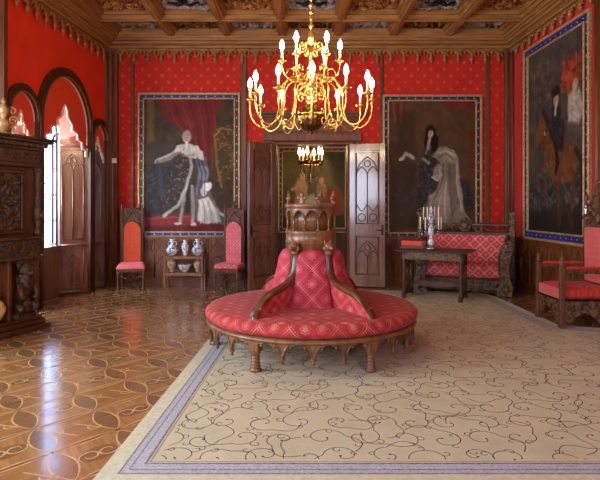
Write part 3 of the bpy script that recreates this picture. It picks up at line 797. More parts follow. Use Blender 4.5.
def pic_robed():      # a standing figure in a pale robe before a red curtain
    p = Paint(150, 214, (74, 58, 38))
    dabs(p, ALLP, 500, [(62, 50, 36), (40, 34, 30), (74, 58, 36)], .05, .25, 2)
    p.poly([(.04, 0), (.11, 0), (.11, .32), (.04, .34)], (112, 86, 46), .75, .03)
    p.poly([(0, .34), (.34, .32), (.34, .40), (0, .44)], (66, 58, 50), .7, .03); p.poly([(0, .50), (.30, .50), (.32, .84), (0, .88)], (44, 40, 42), .8, .04)
    dabs(p, [(0, .48), (.3, .5), (.3, .84), (0, .86)], 120, [(66, 62, 66), (38, 32, 34), (84, 76, 70)], .02, .4, 4)
    cur = [(.14, 0), (.88, 0), (.80, .14), (.78, .36), (.70, .50), (.58, .34), (.40, .22), (.26, .17)]
    p.poly(cur, (104, 34, 28), .95, .02)
    folds(p, [[(.22 + .09 * k, .0), (.34 + .075 * k, .16), (.54 + .035 * k, .34 + .03 * k)] for k in range(7)], (74, 22, 20), (132, 50, 38), .012, .55)
    p.ell(.88, .42, .12, .20, (78, 58, 30), .85); dabs(p, [(.76, .22), (1, .18), (1, .6), (.8, .62)], 140, [(138, 106, 52), (96, 72, 34), (60, 46, 26), (156, 122, 62)], .014, .6, 5)
    p.line([(.78, .28), (.86, .22), (.97, .24)], .012, (150, 118, 58), .8); p.line([(.79, .3), (.80, .5), (.86, .66)], .014, (140, 108, 52), .7)
    p.poly([(0, .885), (1, .86), (1, 1), (0, 1)], (120, 42, 44), .95, .012); p.line([(0, .90), (1, .875)], .008, (168, 84, 80), .5); p.poly([(0, .955), (1, .94), (1, 1), (0, 1)], (78, 28, 30), .8, .02)
    body = [(.36, .37), (.52, .37), (.53, .58), (.48, .80), (.34, .84), (.20, .86), (.26, .68), (.32, .50)]
    p.poly(body, (58, 48, 46), 1, .015); dabs(p, body, 260, [(110, 92, 74), (44, 38, 40), (84, 70, 62), (150, 128, 96)], .010, .6, 6)
    p.line([(.38, .39), (.28, .44), (.17, .465)], .036, (122, 112, 106)); p.line([(.37, .375), (.27, .425), (.18, .45)], .012, (176, 168, 158), .8); p.ell(.15, .475, .03, .016, (206, 176, 150))
    p.line([(.15, .48), (.18, .56), (.2, .72)], .03, (60, 58, 66), .7)
    p.line([(.45, .70), (.42, .84), (.40, .92)], .022, (138, 130, 122)); p.line([(.53, .66), (.545, .80), (.54, .92)], .024, (132, 124, 116)); p.ell(.375, .935, .045, .010, (170, 160, 150)); p.ell(.55, .94, .03, .011, (170, 160, 150)); p.line([(.49, .62), (.485, .84)], .028, (46, 38, 38), .8)
    p.line([(.50, .40), (.53, .50), (.47, .66), (.38, .80), (.22, .88)], .020, (160, 150, 138)); dabs(p, [(.44, .4), (.56, .4), (.5, .68), (.3, .86), (.22, .86), (.42, .66)], 50, [(90, 82, 78)], .007, .5, 7)
    rt = [(.56, .42), (.68, .44), (.72, .54), (.70, .66), (.84, .84), (1.0, .92), (.96, .955), (.70, .93), (.58, .90), (.56, .70), (.60, .56)]
    p.poly(rt, (92, 84, 84), 1, .015); p.ell(.655, .56, .06, .055, (130, 128, 140)); p.ell(.70, .66, .055, .028, (216, 208, 196), 1, .4, -.5); p.ell(.66, .70, .03, .03, (200, 190, 176), .9)
    wh = [(.60, .76), (.72, .74), (.82, .84), (.86, .92), (.70, .945), (.60, .92)]
    p.poly(wh, (190, 182, 168), .95, .014); p.line([(.84, .86), (.92, .89), (.99, .93)], .018, (184, 174, 160))
    folds(p, [[(.62 + .03 * k, .77), (.64 + .035 * k, .86), (.63 + .045 * k, .935)] for k in range(6)], (128, 118, 108), (220, 212, 198), .008, .6)
    folds(p, [[(.58 + .02 * k, .46), (.62 + .02 * k, .56), (.58 + .03 * k, .72)] for k in range(4)], (60, 54, 58), (130, 122, 120), .009, .5)
    cape = [(.36, .355), (.46, .335), (.58, .35), (.66, .40), (.66, .46), (.58, .45), (.50, .44), (.40, .40), (.33, .40)]
    p.poly(cape, (196, 186, 170), 1, .01); dabs(p, cape, 60, [(120, 110, 102), (220, 212, 198)], .008, .6, 8); p.line([(.37, .40), (.46, .43), (.56, .42)], .008, (150, 118, 60), .8)
    face(p, .475, .285, .036, (204, 158, 130), (150, 134, 118)); p.line([(.475, .33), (.47, .37)], .018, (224, 216, 204))
    return p.a
def pic_dark():       # a standing figure in dark clothes with a heavy beige mantle
    p = Paint(150, 214, (80, 57, 32))
    dabs(p, ALLP, 500, [(92, 64, 36), (64, 46, 28), (100, 68, 38)], .05, .25, 3)
    cu = [(.02, 0), (.26, 0), (.22, .08), (.14, .20), (.04, .12)]
    p.poly(cu, (100, 50, 32), .8, .03); folds(p, [[(.05 + .05 * k, 0), (.08 + .03 * k, .16)] for k in range(4)], (66, 32, 22), (140, 80, 54), .01, .5)
    p.poly([(.55, .0), (1, 0), (1, .13), (.84, .07), (.7, .05)], (116, 42, 30), .85, .03); p.poly([(.92, .25), (1, .22), (1, .6), (.95, .5)], (104, 34, 26), .8, .03)
    p.poly([(.10, .10), (.30, .08), (.30, .6), (.14, .9)], (50, 36, 24), .5, .06)
    p.poly([(.04, .50), (.32, .50), (.32, .97), (.04, .97)], (56, 42, 30), .7, .04); dabs(p, [(.08, .66), (.3, .66), (.3, .9), (.08, .9)], 80, [(74, 66, 58), (50, 44, 40)], .014, .5, 4)
    rob = [(.42, .36), (.54, .36), (.56, .52), (.52, .68), (.40, .90), (.34, .94), (.32, .74), (.36, .5)]
    p.poly(rob, (50, 42, 38), 1, .02); dabs(p, rob, 260, [(70, 66, 78), (42, 36, 36), (92, 84, 86), (60, 56, 66)], .012, .6, 5)
    p.line([(.46, .38), (.32, .44), (.24, .45)], .032, (70, 58, 48)); p.line([(.28, .43), (.20, .40), (.17, .43)], .022, (176, 164, 144), .9); p.ell(.15, .445, .026, .014, (196, 152, 120)); p.line([(.40, .44), (.46, .47)], .02, (150, 138, 118), .8)
    man = [(.50, .42), (.56, .36), (.66, .345), (.76, .38), (.80, .44), (.80, .54), (.84, .68), (.86, .82), (.96, .93), (.80, .97), (.42, .96), (.40, .84), (.46, .72), (.56, .68), (.58, .60), (.50, .58), (.52, .50), (.60, .48), (.56, .44)]
    p.poly(man, (138, 124, 102), 1, .012)
    p.poly([(.66, .46), (.76, .48), (.78, .62), (.82, .80), (.74, .86), (.68, .70)], (98, 86, 70), .8, .03)
    folds(p, [[(.56, .40), (.66, .375), (.77, .42)], [(.56, .43), (.66, .40), (.76, .45)], [(.60, .50), (.58, .56), (.52, .58)], [(.63, .48), (.62, .60), (.56, .70)], [(.78, .46), (.78, .62), (.84, .84)], [(.70, .48), (.70, .66), (.74, .90)], [(.66, .62), (.64, .80), (.66, .95)], [(.56, .70), (.50, .78), (.50, .94)], [(.60, .72), (.56, .84), (.58, .95)], [(.46, .74), (.43, .84), (.44, .94)]], (86, 76, 60), (184, 172, 148), .010, .6)
    dabs(p, man, 130, [(166, 152, 128), (110, 98, 80), (186, 174, 150)], .014, .35, 6)
    p.line([(.50, .58), (.56, .60), (.60, .56), (.58, .52)], .012, (196, 184, 160), .8)
    bl = [(.84, .60), (.93, .62), (.98, .80), (.92, .86), (.86, .78)]
    p.poly(bl, (46, 42, 46), .9, .02); dabs(p, bl, 50, [(80, 78, 92), (44, 40, 44)], .012, .6, 7)
    p.ell(.485, .27, .06, .06, (26, 18, 14)); p.ell(.44, .31, .035, .06, (28, 20, 15)); p.ell(.53, .32, .04, .07, (26, 18, 14)); face(p, .478, .235, .032, (200, 150, 116), (28, 20, 15), 1.9)
    p.line([(.475, .285), (.45, .36)], .020, (170, 158, 138)); p.line([(.46, .33), (.43, .40)], .014, (140, 128, 110), .8)
    p.poly([(.66, .93), (.98, .92), (.98, 1), (.66, 1)], (90, 48, 26), .5, .02)
    return p.a
def pic_rider():      # a horse and rider under a cloudy sky
    p = Paint(130, 214, (78, 64, 50))
    dabs(p, [(0, 0), (1, 0), (1, .6), (0, .6)], 400, [(84, 76, 68), (56, 52, 52), (96, 84, 72), (44, 42, 44)], .06, .3, 2)
    p.poly([(0, .70), (1, .66), (1, 1), (0, 1)], (46, 44, 38), 1, .08); dabs(p, [(0, .66), (1, .64), (1, .86), (0, .88)], 200, [(90, 94, 98), (58, 56, 50), (110, 108, 104)], .03, .4, 3)
    p.poly([(0, .9), (1, .9), (1, 1), (0, 1)], (36, 30, 24), .9, .05)
    dabs(p, [(.05, .06), (.5, .04), (.5, .28), (.05, .3)], 60, [(110, 84, 60), (130, 110, 84), (60, 46, 40)], .03, .4, 9)
    hb = [(.34, .56), (.50, .50), (.72, .52), (.86, .58), (.88, .68), (.80, .74), (.62, .74), (.46, .72)]; hn = [(.22, .42), (.32, .36), (.42, .42), (.52, .52), (.50, .66), (.38, .66), (.30, .56)]; hh = [(.26, .36), (.34, .36), (.33, .44), (.24, .52), (.16, .54), (.13, .50), (.20, .42)]
    for q in (hb, hn): p.poly(q, (98, 58, 30), 1, .02); dabs(p, q, 120, [(124, 76, 40), (76, 44, 24), (140, 90, 50)], .02, .4, 4)
    p.poly(hh, (112, 68, 36), 1, .012); p.line([(.27, .40), (.29, .40)], .006, (30, 20, 14))
    p.line([(.31, .35), (.40, .42), (.48, .50)], .035, (46, 30, 20), .9)
    for L_ in ([(.36, .62), (.22, .64), (.18, .70), (.24, .75)], [(.42, .68), (.34, .74), (.38, .82), (.34, .84)]): p.line(L_, .028, (94, 56, 30))
    for L_ in ([(.62, .70), (.56, .80), (.62, .86), (.60, .94)], [(.80, .68), (.84, .78), (.76, .86), (.80, .95)]): p.line(L_, .036, (86, 50, 28)); p.line(L_[2:], .02, (50, 34, 24), .9)
    p.line([(.86, .58), (.95, .64), (.97, .80), (.93, .86)], .034, (52, 34, 24))
    cl = [(.46, .34), (.62, .34), (.68, .46), (.66, .58), (.50, .56)]
    p.poly(cl, (40, 36, 38), 1, .015); dabs(p, cl, 60, [(70, 62, 60), (30, 28, 30), (110, 94, 70)], .012, .5, 5); p.line([(.54, .54), (.57, .64), (.54, .68)], .034, (36, 28, 24))
    p.line([(.50, .38), (.40, .44), (.35, .47)], .024, (60, 52, 50)); p.ell(.34, .475, .02, .012, (190, 144, 112)); p.ell(.54, .265, .09, .03, (70, 34, 40)); face(p, .54, .295, .04, (196, 146, 112), (46, 34, 28), 1.25); p.ell(.55, .262, .08, .018, (30, 24, 24)); p.line([(.54, .335), (.53, .38)], .02, (186, 176, 162), .9)
    p.ell(.78, .20, .15, .08, (158, 62, 36), .9, .5); dabs(p, [(.62, .13), (.95, .12), (.95, .27), (.62, .28)], 120, [(190, 84, 46), (120, 44, 28), (84, 34, 26)], .025, .5, 7)
    sk = [(.74, .30), (.92, .30), (.98, .40), (.92, .46), (.76, .44)]
    p.poly(sk, (168, 154, 134), .9, .03); dabs(p, sk, 60, [(196, 184, 164), (130, 116, 100)], .02, .5, 8); p.ell(.86, .27, .05, .03, (170, 122, 92), .9); p.line([(.86, .28), (.78, .34)], .025, (176, 128, 98), .9)
    p.line([(.67, .18), (.63, .5)], .008, (90, 72, 50), .7)
    return p.a
def pic_garden():     # pale figures in a dark green garden
    p = Paint(90, 110, (92, 84, 52))
    p.ell(.5, .2, .5, .25, (120, 106, 64), .8, .8); p.poly([(.7, 0), (1, 0), (1, .6), (.82, .4)], (62, 54, 34), .9, .1)
    p.ell(.3, .5, .10, .16, (196, 150, 112)); p.ell(.33, .33, .05, .045, (206, 160, 124)); p.line([(.3, .45), (.16, .5)], .03, (200, 152, 116)); p.poly([(.2, .6), (.5, .55), (.6, .8), (.2, .85)], (176, 166, 140), .9, .04)
    p.ell(.62, .52, .08, .12, (176, 128, 92), .9); p.ell(.63, .38, .045, .04, (190, 140, 104)); p.poly([(.72, .5), (.9, .5), (.95, .8), (.7, .82)], (150, 48, 30), .9, .04)
    p.poly([(0, .85), (1, .82), (1, 1), (0, 1)], (58, 46, 30), .9, .05)
    return p.a
def painting(loc, rz, w, h, pic, label, name='framed_painting', studs=True):
    e = empty(name, loc, rz, label, 'painting', 'framed paintings')
    g, b, g2 = .04, .06 if studs < 2 else .10, .026; T = .06
    def ring(mb, i, wd, y, mi=0, mh=0):
        x0, z0, x1, z1 = -w / 2 + i, -h / 2 + i, w / 2 - i, h / 2 - i
        mb.box(x0, x1, -y, 0, z0, z0 + wd, mh, .006); mb.box(x0, x1, -y, 0, z1 - wd, z1, mh, .006)
        mb.box(x0, x0 + wd, -y, 0, z0 + wd, z1 - wd, mi, .006); mb.box(x1 - wd, x1, -y, 0, z0 + wd, z1 - wd, mi, .006)
    mb = MB(); ring(mb, 0, g, T); ring(mb, g + b, g2, T * .9); mb.build('gilt_moulding', 'gold', e)
    mb = MB(); ring(mb, g, b, T * .6, 0, 2 if studs == 2 or pic is pic_robed else 0)
    if studs:
        i = g + b / 2
        nx = int(w / .17); nz = int(h / .17)
        for k in range(nx):
            x = -w / 2 + i + (w - 2 * i) * (k + .5) / nx
            for z in (-h / 2 + i, h / 2 - i): mb.sphere((x, -T * .6, z), .013, 6, 1, 1.3, .5, 1)
        for k in range(nz):
            z = -h / 2 + i + (h - 2 * i) * (k + .5) / nz
            for x in (-w / 2 + i, w / 2 - i): mb.sphere((x, -T * .6, z), .013, 6, 1, 1, .5, 1.3)
    mb.build('frame_band', ['blue_dark', 'stud', 'blue_band'], e)
    a = pic(); H_, W_ = a.shape[:2]; i = g + b + g2 * .8; cw, ch = w - 2 * i, h - 2 * i
    xs = np.linspace(-cw / 2, cw / 2, W_); zs = np.linspace(ch / 2, -ch / 2, H_)
    vs = [(float(x), -.022, float(z)) for z in zs for x in xs]
    fs = [[j * W_ + k, (j + 1) * W_ + k, (j + 1) * W_ + k + 1, j * W_ + k + 1] for j in range(H_ - 1) for k in range(W_ - 1)]
    n = len(vs); vs += [(x, -.003, z) for x in (-cw / 2, cw / 2) for z in (-ch / 2, ch / 2)]; fs.append([n, n + 1, n + 3, n + 2])
    me = bpy.data.meshes.new('canvas'); me.from_pydata(vs, [], fs); me.materials.append(M['canvas'])
    c = np.clip(a / 255, 0, 1); c = np.where(c <= .04045, c / 12.92, ((c + .055) / 1.055) ** 2.4)
    col = np.ones((len(vs), 4), np.float32); col[:n, :3] = c.reshape(-1, 3); col[n:, :3] = .1
    at = me.color_attributes.new('paint', 'FLOAT_COLOR', 'POINT'); at.data.foreach_set('color', col.ravel())
    o = bpy.data.objects.new('canvas', me); COL.objects.link(o); o.parent = e
    return e
painting((-2.19, D - .005, 2.384), 0, 2.02, 2.86, pic_robed, 'gilt-framed portrait of a standing figure in a pale robe before a red curtain', studs=1)
painting((2.61, D - .005, 2.355), 0, 1.96, 2.84, pic_dark, 'gilt-framed dark portrait of a long-haired figure with a beige mantle, above the sofa', studs=1)
yc = 8.62; painting((rx(yc) - .004, yc, 2.72), R(-90) - math.atan(.0173) * -1, 2.14, 3.48, pic_rider, 'tall gilt and blue framed painting of a rider on a horse, right wall', studs=2)
painting((.36, 13.59, 2.0), 0, 1.87, 2.24, pic_garden, 'framed painting of pale figures seen through the open doorway in the next room', studs=1)

# ------------------------------------------------------------------ rug
rg = MB()
def band(a, b, mi, z):
    # rectangular-ish band between two insets of the left and front borders
    pass
RZ = .012
L0, F0, Bk = (lambda y: -1.20 + .038 * (y - 2.95)), 2.95, 9.62
outer = [(L0(F0), F0), (4.12, F0), (4.12, 6.60), (3.42, 6.90), (3.40, 9.0), (3.2, Bk), (L0(Bk), Bk)]
n_ = len(outer)
rg.add([(x, y, RZ) for x, y in outer] + [(x, y, .001) for x, y in outer], [list(range(n_))] + [[k, (k + 1) % n_, n_ + (k + 1) % n_, n_ + k] for k in range(n_)], 0)
def inset(P, d):
    out = []; n = len(P)
    for i in range(n):
        p0, p1, p2 = Vector(P[i - 1]), Vector(P[i]), Vector(P[(i + 1) % n])
        e1 = (p1 - p0).normalized(); e2 = (p2 - p1).normalized(); n1 = Vector((-e1.y, e1.x)); n2 = Vector((-e2.y, e2.x))
        bq = (n1 + n2); bq /= bq.length; s_ = d / max(.3, bq.dot(n1)); out.append(tuple(p1 + bq * s_))
    return out
def rring(d0, d1, mi, z):
    a, b = inset(outer, d0), inset(outer, d1); n = len(a)
    for k in range(n):
        q = [a[k], a[(k + 1) % n], b[(k + 1) % n], b[k]]; rg.add([(x, y, z) for x, y in q], [[0, 1, 2, 3]], mi)
rring(0, .115, 3, RZ + .0008)
rring(.115, .128, 2, RZ + .001); rring(.128, .165, 4, RZ + .001); rring(.165, .175, 2, RZ + .001); rring(.175, .235, 4, RZ + .001); rring(.235, .25, 2, RZ + .001)
rring(.262, .268, 2, RZ + .001)
inner = inset(outer, .29)
def inside(x, y, P=inner):
    r_ = False; n = len(P)
    for i in range(n):
        (x0, y0), (x1, y1) = P[i], P[(i + 1) % n]
        if (y0 > y) != (y1 > y) and x < (x1 - x0) * (y - y0) / (y1 - y0) + x0: r_ = not r_
    return r_
rr = random.Random(5)
def vine(pts, w):
    run = []
    for p in pts:
        if inside(p[0], p[1]): run.append(p)
        else:
            if len(run) > 3: rg.ribbon(run, w, RZ + .0012, 1)
            run = []
    if len(run) > 3: rg.ribbon(run, w, RZ + .0012, 1)
cs = .27; ny = int(6.8 / cs); nx = int(5.6 / cs)
for j in range(ny + 1):
    for i in range(nx + 1):
        cx = -1.2 + (i + .5 * (j % 2)) * cs + rr.uniform(-.03, .03); cy = 3.0 + j * cs + rr.uniform(-.03, .03)
        sgn = 1 if (i + j) % 2 else -1; a0 = rr.uniform(0, 6.28); r0 = rr.uniform(.11, .15)
        pts = []
        for k in range(31):
            t = k / 30; rad_ = r0 * (1 - .86 * t ** 1.2); a = a0 + sgn * t * R(330); pts.append((cx + rad_ * math.cos(a), cy + rad_ * math.sin(a)))
        vine(pts, .0065)
        rg_end = pts[-1]
        rg.add([(rg_end[0] + .010 * math.cos(q), rg_end[1] + .010 * math.sin(q), RZ + .0013) for q in [PI / 3 * m for m in range(6)]], [list(range(6))], 1) if inside(*rg_end) else None
        # stem to the neighbour and two curls
        ax_, ay_ = pts[0]; tx, ty = -math.sin(a0) * -sgn, math.cos(a0) * -sgn
        st = []
        for k in range(15):
            t = k / 14; st.append((ax_ + tx * .24 * t + .07 * math.cos(a0) * math.sin(PI * t) * 1.2, ay_ + ty * .24 * t + .07 * math.sin(a0) * math.sin(PI * t) * 1.2))
        vine(st, .0065)
        for q in (6, 13):
            bx0, by0 = pts[q]; b0 = rr.uniform(0, 6.28); sg = rr.choice((-1, 1)); rc = rr.uniform(.025, .04)
            cx2, cy2 = bx0 - rc * math.cos(b0), by0 - rc * math.sin(b0)
            vine([(cx2 + rc * (1 - .6 * k / 12) * math.cos(b0 + sg * k * .4), cy2 + rc * (1 - .6 * k / 12) * math.sin(b0 + sg * k * .4)) for k in range(13)], .006)
tag(rg.build('carpet', ['rug', 'rug_vine', 'rug_dark', 'rug_pale', 'rug_blue']), 'large beige carpet with dark scrolling vines and grey-blue border under the round settee', 'carpet')

# ------------------------------------------------------------------ round settee
SC = (.125, 5.92, RZ + .003)
st = empty('round_settee', SC, 0, 'round red upholstered settee with carved wooden frame and central gothic drum', 'settee')
def pol(r, a, z): return (r * math.sin(a), -r * math.cos(a), z)     # a = 0 faces the viewer
mb = MB(); mb.lathe([(.25, .34), (1.10, .34), (1.155, .355), (1.185, .39), (1.185, .425), (1.15, .462), (1.07, .482), (.8, .50), (.45, .505), (.25, .50)], n=96)
mb.build('seat', 'settee_fabric', st)
mb = MB()
mb.lathe([(1.06, .30), (1.165, .30), (1.175, .315), (1.165, .335), (1.13, .345), (1.06, .345)], n=96, cap=False)
# arcaded apron
NA = 24; seg = 10
def bot(t):
    u = abs(2 * t - 1); return .288 - .125 * u ** 3.2 + .014 * math.cos(u * 3 * PI)
vs = []; N = NA * seg
for k in range(N + 1):
    a = 2 * PI * k / N; zb = bot((k % seg) / seg)
    vs += [pol(1.135, a, zb), pol(1.135, a, .305), pol(1.11, a, .305), pol(1.11, a, zb)]
mb.add(vs, [[4 * k + q, 4 * k + 4 + q, 4 * k + 4 + (q + 1) % 4, 4 * k + (q + 1) % 4] for k in range(N) for q in range(4)])
for k in range(NA):
    a = 2 * PI * k / NA
    if k % 4 != 2: mb.lathe([(.004, .10), (.02, .115), (.012, .13), (.030, .15), (.016, .17), (.026, .20)], (pol(1.125, a, 0)[0], pol(1.125, a, 0)[1], 0), 8)
    pts = [pol(1.142, a + 2 * PI / NA * i / 10, bot(i / 10) + .010) for i in range(11)]; mb.tube(pts, .009, 5)
    for q in (.27, .73):
        c_ = a + 2 * PI / NA * q; z_ = bot(q) - .012
        mb.sphere(pol(1.123, c_, z_), .017, 6)
mb.build('apron', 'settee_wood', st)
for k in range(6):
    a = R(30 + 60 * k); c_ = pol(1.10, a, 0)
    mb = MB(); mb.X = Matrix.Translation((c_[0], c_[1], 0)) @ Matrix.Rotation(a, 4, 'Z')
    mb.box(-.055, .055, -.05, .05, .19, .335, 0, .008)
    mb.lathe([(.056, 0), (.056, .025), (.036, .032), (.05, .045), (.05, .052), (.034, .062), (.048, .075), (.048, .082), (.033, .092), (.046, .105), (.046, .112), (.032, .122), (.045, .135), (.045, .142), (.032, .152), (.05, .17), (.05, .19)], n=14)
    mb.build('leg', 'settee_wood', st)
prof = spline([(.33, 1.12, 0), (.335, .98, 0), (.37, .86, 0), (.46, .77, 0), (.62, .72, 0), (.80, .68, 0), (.95, .61, 0), (1.03, .53, 0), (1.055, .46, 0)], 5)
for k, ad in enumerate((-33, 33, 147, -147)):
    a = R(ad); X_ = Matrix.Rotation(a - PI / 2, 4, 'Z')       # local +x -> radial outwards
    mb = MB(); mb.X = X_; vs = []; m_ = len(prof)
    for i, p in enumerate(prof):
        t = (prof[min(i + 1, m_ - 1)] - prof[max(i - 1, 0)]).normalized(); nx_, nz_ = t.y, -t.x
        w = .046; h_ = .026
        for (s_, n1) in ((-w, -h_), (-w, h_ * .4), (-w * .6, h_), (w * .6, h_), (w, h_ * .4), (w, -h_)):
            # outward side of the curve is +normal
            vs.append((p.x - nx_ * n1 * -1, s_, p.y - nz_ * n1))
    mb.add(vs, [[6 * i + q, 6 * i + (q + 1) % 6, 6 * i + 6 + (q + 1) % 6, 6 * i + 6 + q] for i in range(m_ - 1) for q in range(6)] + [list(range(6)), list(range(6 * m_ - 6, 6 * m_))], 0, True)
    ar = mb.build('armrest', 'rail_wood', st)
    mb = MB(); mb.X = X_; top = [(p.x, p.y - .018) for p in prof[2:]]
    poly = top + [(1.03, .46), (.25, .46), (.25, 1.08)]
    # puffy fabric panel: three slabs
    mb.prism(poly, -.034, .034, 'xz')
    mb.build('arm_upholstery', 'settee_side', ar)
    mb = MB(); mb.X = X_            # carved beast head at the top of the arm
    mb.sphere((.34, 0, 1.135), .052, 12, 0, 1.1, 1, .95); mb.sphere((.395, 0, 1.12), .032, 10, 0, 1.2, .9, .8)
    for s_ in (-1, 1):
        mb.sphere((.325, s_ * .038, 1.18), .018, 8, 0, .7, .7, 1.4); mb.sphere((.375, s_ * .026, 1.15), .010, 6)
        mb.sphere((.335, s_ * .05, 1.115), .028, 8, 0, 1, .6, 1.1)
    mb.sphere((.42, 0, 1.118), .014, 6); mb.lathe([(.035, 1.04), (.05, 1.06), (.045, 1.09)], (.335, 0, 0), 10)
    mb.build('carved_head', 'settee_wood', ar)
for (a0, a1) in ((-33, 33), (33, 147), (147, 213), (-147, -33)):
    w_ = a1 - a0; nseg = 1 if w_ < 80 else 2
    for q in range(nseg):
        b0, b1 = R(a0 + w_ * q / nseg + 2.5), R(a0 + w_ * (q + 1) / nseg - 2.5)
        mb = MB()
        def fn(u, v):
            a = b0 + (b1 - b0) * u; e = min(u, 1 - u, (1 - v)) ; pu = min(1, max(0, e) / .16); pu = math.sqrt(1 - (1 - pu) ** 2)
            r = .345 + (.50 - .345) * (1 - v) ** 1.3; z = .47 + (1.10 - .47) * v - (abs(u - .5) * 2) ** 3 * .05 * v
            tuft = .03 * math.exp(-((u - .5) ** 2 + (v - .62) ** 2) / .006)
            return pol(r - .06 + .075 * pu - tuft, a, z)
        mb.grid(fn, 22, 22); mb.grid(lambda u, v: pol(.27, b0 + (b1 - b0) * u, .47 + .62 * v), 8, 2)
        z0 = MB
        mb.add([pol(.27, b0, 1.09), pol(.27, b1, 1.09), fn(1, 1), fn(0, 1)], [[0, 1, 2, 3]])
        bk = mb.build('backrest', 'settee_back', st)
        bt = MB(); am = (b0 + b1) / 2; p_ = fn(.5, .62); bt.sphere(p_, .013, 8); bt.build('tuft_button', 'settee_side', bk)
mb = MB()
mb.lathe([(.26, .45), (.26, 1.06), (.285, 1.08), (.285, 1.16), (.292, 1.165), (.292, 1.175), (.285, 1.18), (.285, 1.27), (.295, 1.285), (.285, 1.30), (.25, 1.305)], n=48)
mb.build('drum', 'settee_wood', st)
mb = MB(); NB = 12
mb.lathe([(.235, 1.30), (.235, 1.54)], n=36)
for k in range(NB):
    a = 2 * PI * (k + .5) / NB; da = PI / NB
    mb.tube([pol(.272, a, 1.30), pol(.272, a, 1.47)], .013, 6); mb.tube([pol(.272, a, 1.30), pol(.272, a, 1.32)], .02, 6); mb.tube([pol(.272, a, 1.44), pol(.272, a, 1.46)], .019, 6)
    # arch spandrel between columns
    n2 = 10; vs = []
    for i in range(n2 + 1):
        t = i / n2; u = abs(2 * t - 1); zb = 1.535 - .085 * u ** 2.4 - .02 * u
        aa = a + 2 * da * t; vs += [pol(.282, aa, zb), pol(.282, aa, 1.55), pol(.25, aa, 1.55), pol(.25, aa, zb)]
    mb.add(vs, [[4 * i + q, 4 * i + 4 + q, 4 * i + 4 + (q + 1) % 4, 4 * i + (q + 1) % 4] for i in range(n2) for q in range(4)])
    mb.tube([pol(.285, a + 2 * da * i / 10, 1.527 - .085 * abs(2 * i / 10 - 1) ** 2.4) for i in range(11)], .007, 5)
mb.lathe([(.25, 1.545), (.288, 1.545), (.30, 1.57), (.30, 1.585), (.288, 1.60), (.24, 1.60)], n=48)
mb.build('blind_arcade', 'settee_wood', st)
for k in range(8):
    a = 2 * PI * k / 8 + R(22.5)
    mb = MB(); c_ = pol(.275, a, 1.60); mb.X = Matrix.Translation(c_) @ Matrix.Rotation(a, 4, 'Z')
    mb.box(-.018, .018, -.012, .012, 0, .05)
    for x, z, r_ in ((-.036, .06, .024), (.036, .06, .024), (0, .095, .026), (0, .055, .026), (-.02, .03, .014), (.02, .03, .014)): mb.sphere((x, 0, z), r_, 8, 0, 1, .6, 1)
    mb.sphere((0, 0, .13), .012, 6)
    mb.build('crown_leaf', 'settee_wood', st)

# ------------------------------------------------------------------ chandelier
CH = (.125, 5.9, 0)
ch = empty('chandelier', CH, 0, 'large brass chandelier with two tiers of lit candle bulbs over the round settee', 'chandelier')
mb = MB()
mb.lathe([(.002, 2.40), (.02, 2.415), (.012, 2.44), (.03, 2.46)], n=16)
mb.lathe([(.03, 2.435), (.09, 2.465), (.14, 2.525), (.158, 2.595), (.14, 2.665), (.09, 2.715), (.035, 2.74)], n=96, flute=.045, fl=16)
mb.build('globe', 'dark_brass', ch)
mb = MB()
mb.lathe([(.03, 2.73), (.055, 2.75), (.03, 2.78), (.022, 2.84), (.06, 2.88), (.07, 2.92), (.06, 2.96), (.03, 3.0), (.026, 3.04), (.055, 3.08), (.055, 3.14), (.028, 3.18), (.022, 3.26), (.045, 3.31), (.02, 3.36), (.018, 3.44), (.04, 3.48), (.035, 3.53), (.014, 3.57), (.014, 3.60), (.034, 3.63), (.014, 3.665), (.014, 3.69), (.030, 3.72), (.012, 3.75)], n=20)
for z in [3.79 + .075 * k for k in range(14)]:
    r_ = .026 if z < 4.1 else .02; mb.lathe([(.006, z - .035), (r_, z - .015), (r_, z + .01), (.006, z + .032)], n=10)
mb.build('stem', 'brass', ch)
mb = MB(); mb.lathe([(.006, 4.74), (.08, 4.78), (.09, 4.835), (.09, 4.86)], n=16); mb.build('ceiling_rose', 'brass', ch)
def make_arm(path, rtop, ztop, rad, curl):
    mb = MB(); mb.tube([(p.x, 0, p.y) for p in spline([(a, b, 0) for a, b in path], 6)], rad, 6)
    if curl: mb.tube([(p.x, 0, p.y) for p in spline([(a, b, 0) for a, b in curl], 5)], [rad * .8] * 2 + [rad * .7] * (5 * (len(curl) - 1) - 3) + [rad * 1.3] * 2, 6)
    ar = mb.build('arm', 'brass', ch)
    mb = MB(); mb.lathe([(.008, ztop - .05), (.016, ztop - .035), (.008, ztop - .02), (.05, ztop - .004), (.054, ztop + .006), (.014, ztop + .004), (.018, ztop + .035), (.013, ztop + .04)], (rtop, 0, 0), 14); mb.build('drip_pan', 'brass', ar)
    mb = MB(); mb.lathe([(.0135, ztop + .03), (.0135, ztop + .14)], (rtop, 0, 0), 10); mb.build('candle_sleeve', 'candle', ar)
    mb = MB(); mb.lathe([(.010, ztop + .135), (.022, ztop + .155), (.027, ztop + .18), (.020, ztop + .21), (.008, ztop + .235), (.001, ztop + .25)], (rtop, 0, 0), 10); mb.build('candle_bulb', 'bulb', ar)
    return ar
def ring_arms(proto, n, off):
    for k in range(n):
        a_ = proto if k == 0 else copy_tree(proto, ch)
        a_.rotation_euler = (0, 0, R(off + 360 / n * k))
low = make_arm([(.05, 2.92), (.17, 3.02), (.29, 3.0), (.355, 2.88), (.365, 2.70), (.42, 2.54), (.54, 2.475), (.645, 2.54), (.69, 2.66), (.69, 2.76)], .69, 2.79, .0095, [(.385, 2.60), (.31, 2.50), (.24, 2.49), (.225, 2.54), (.26, 2.555)])
ring_arms(low, 12, -90)
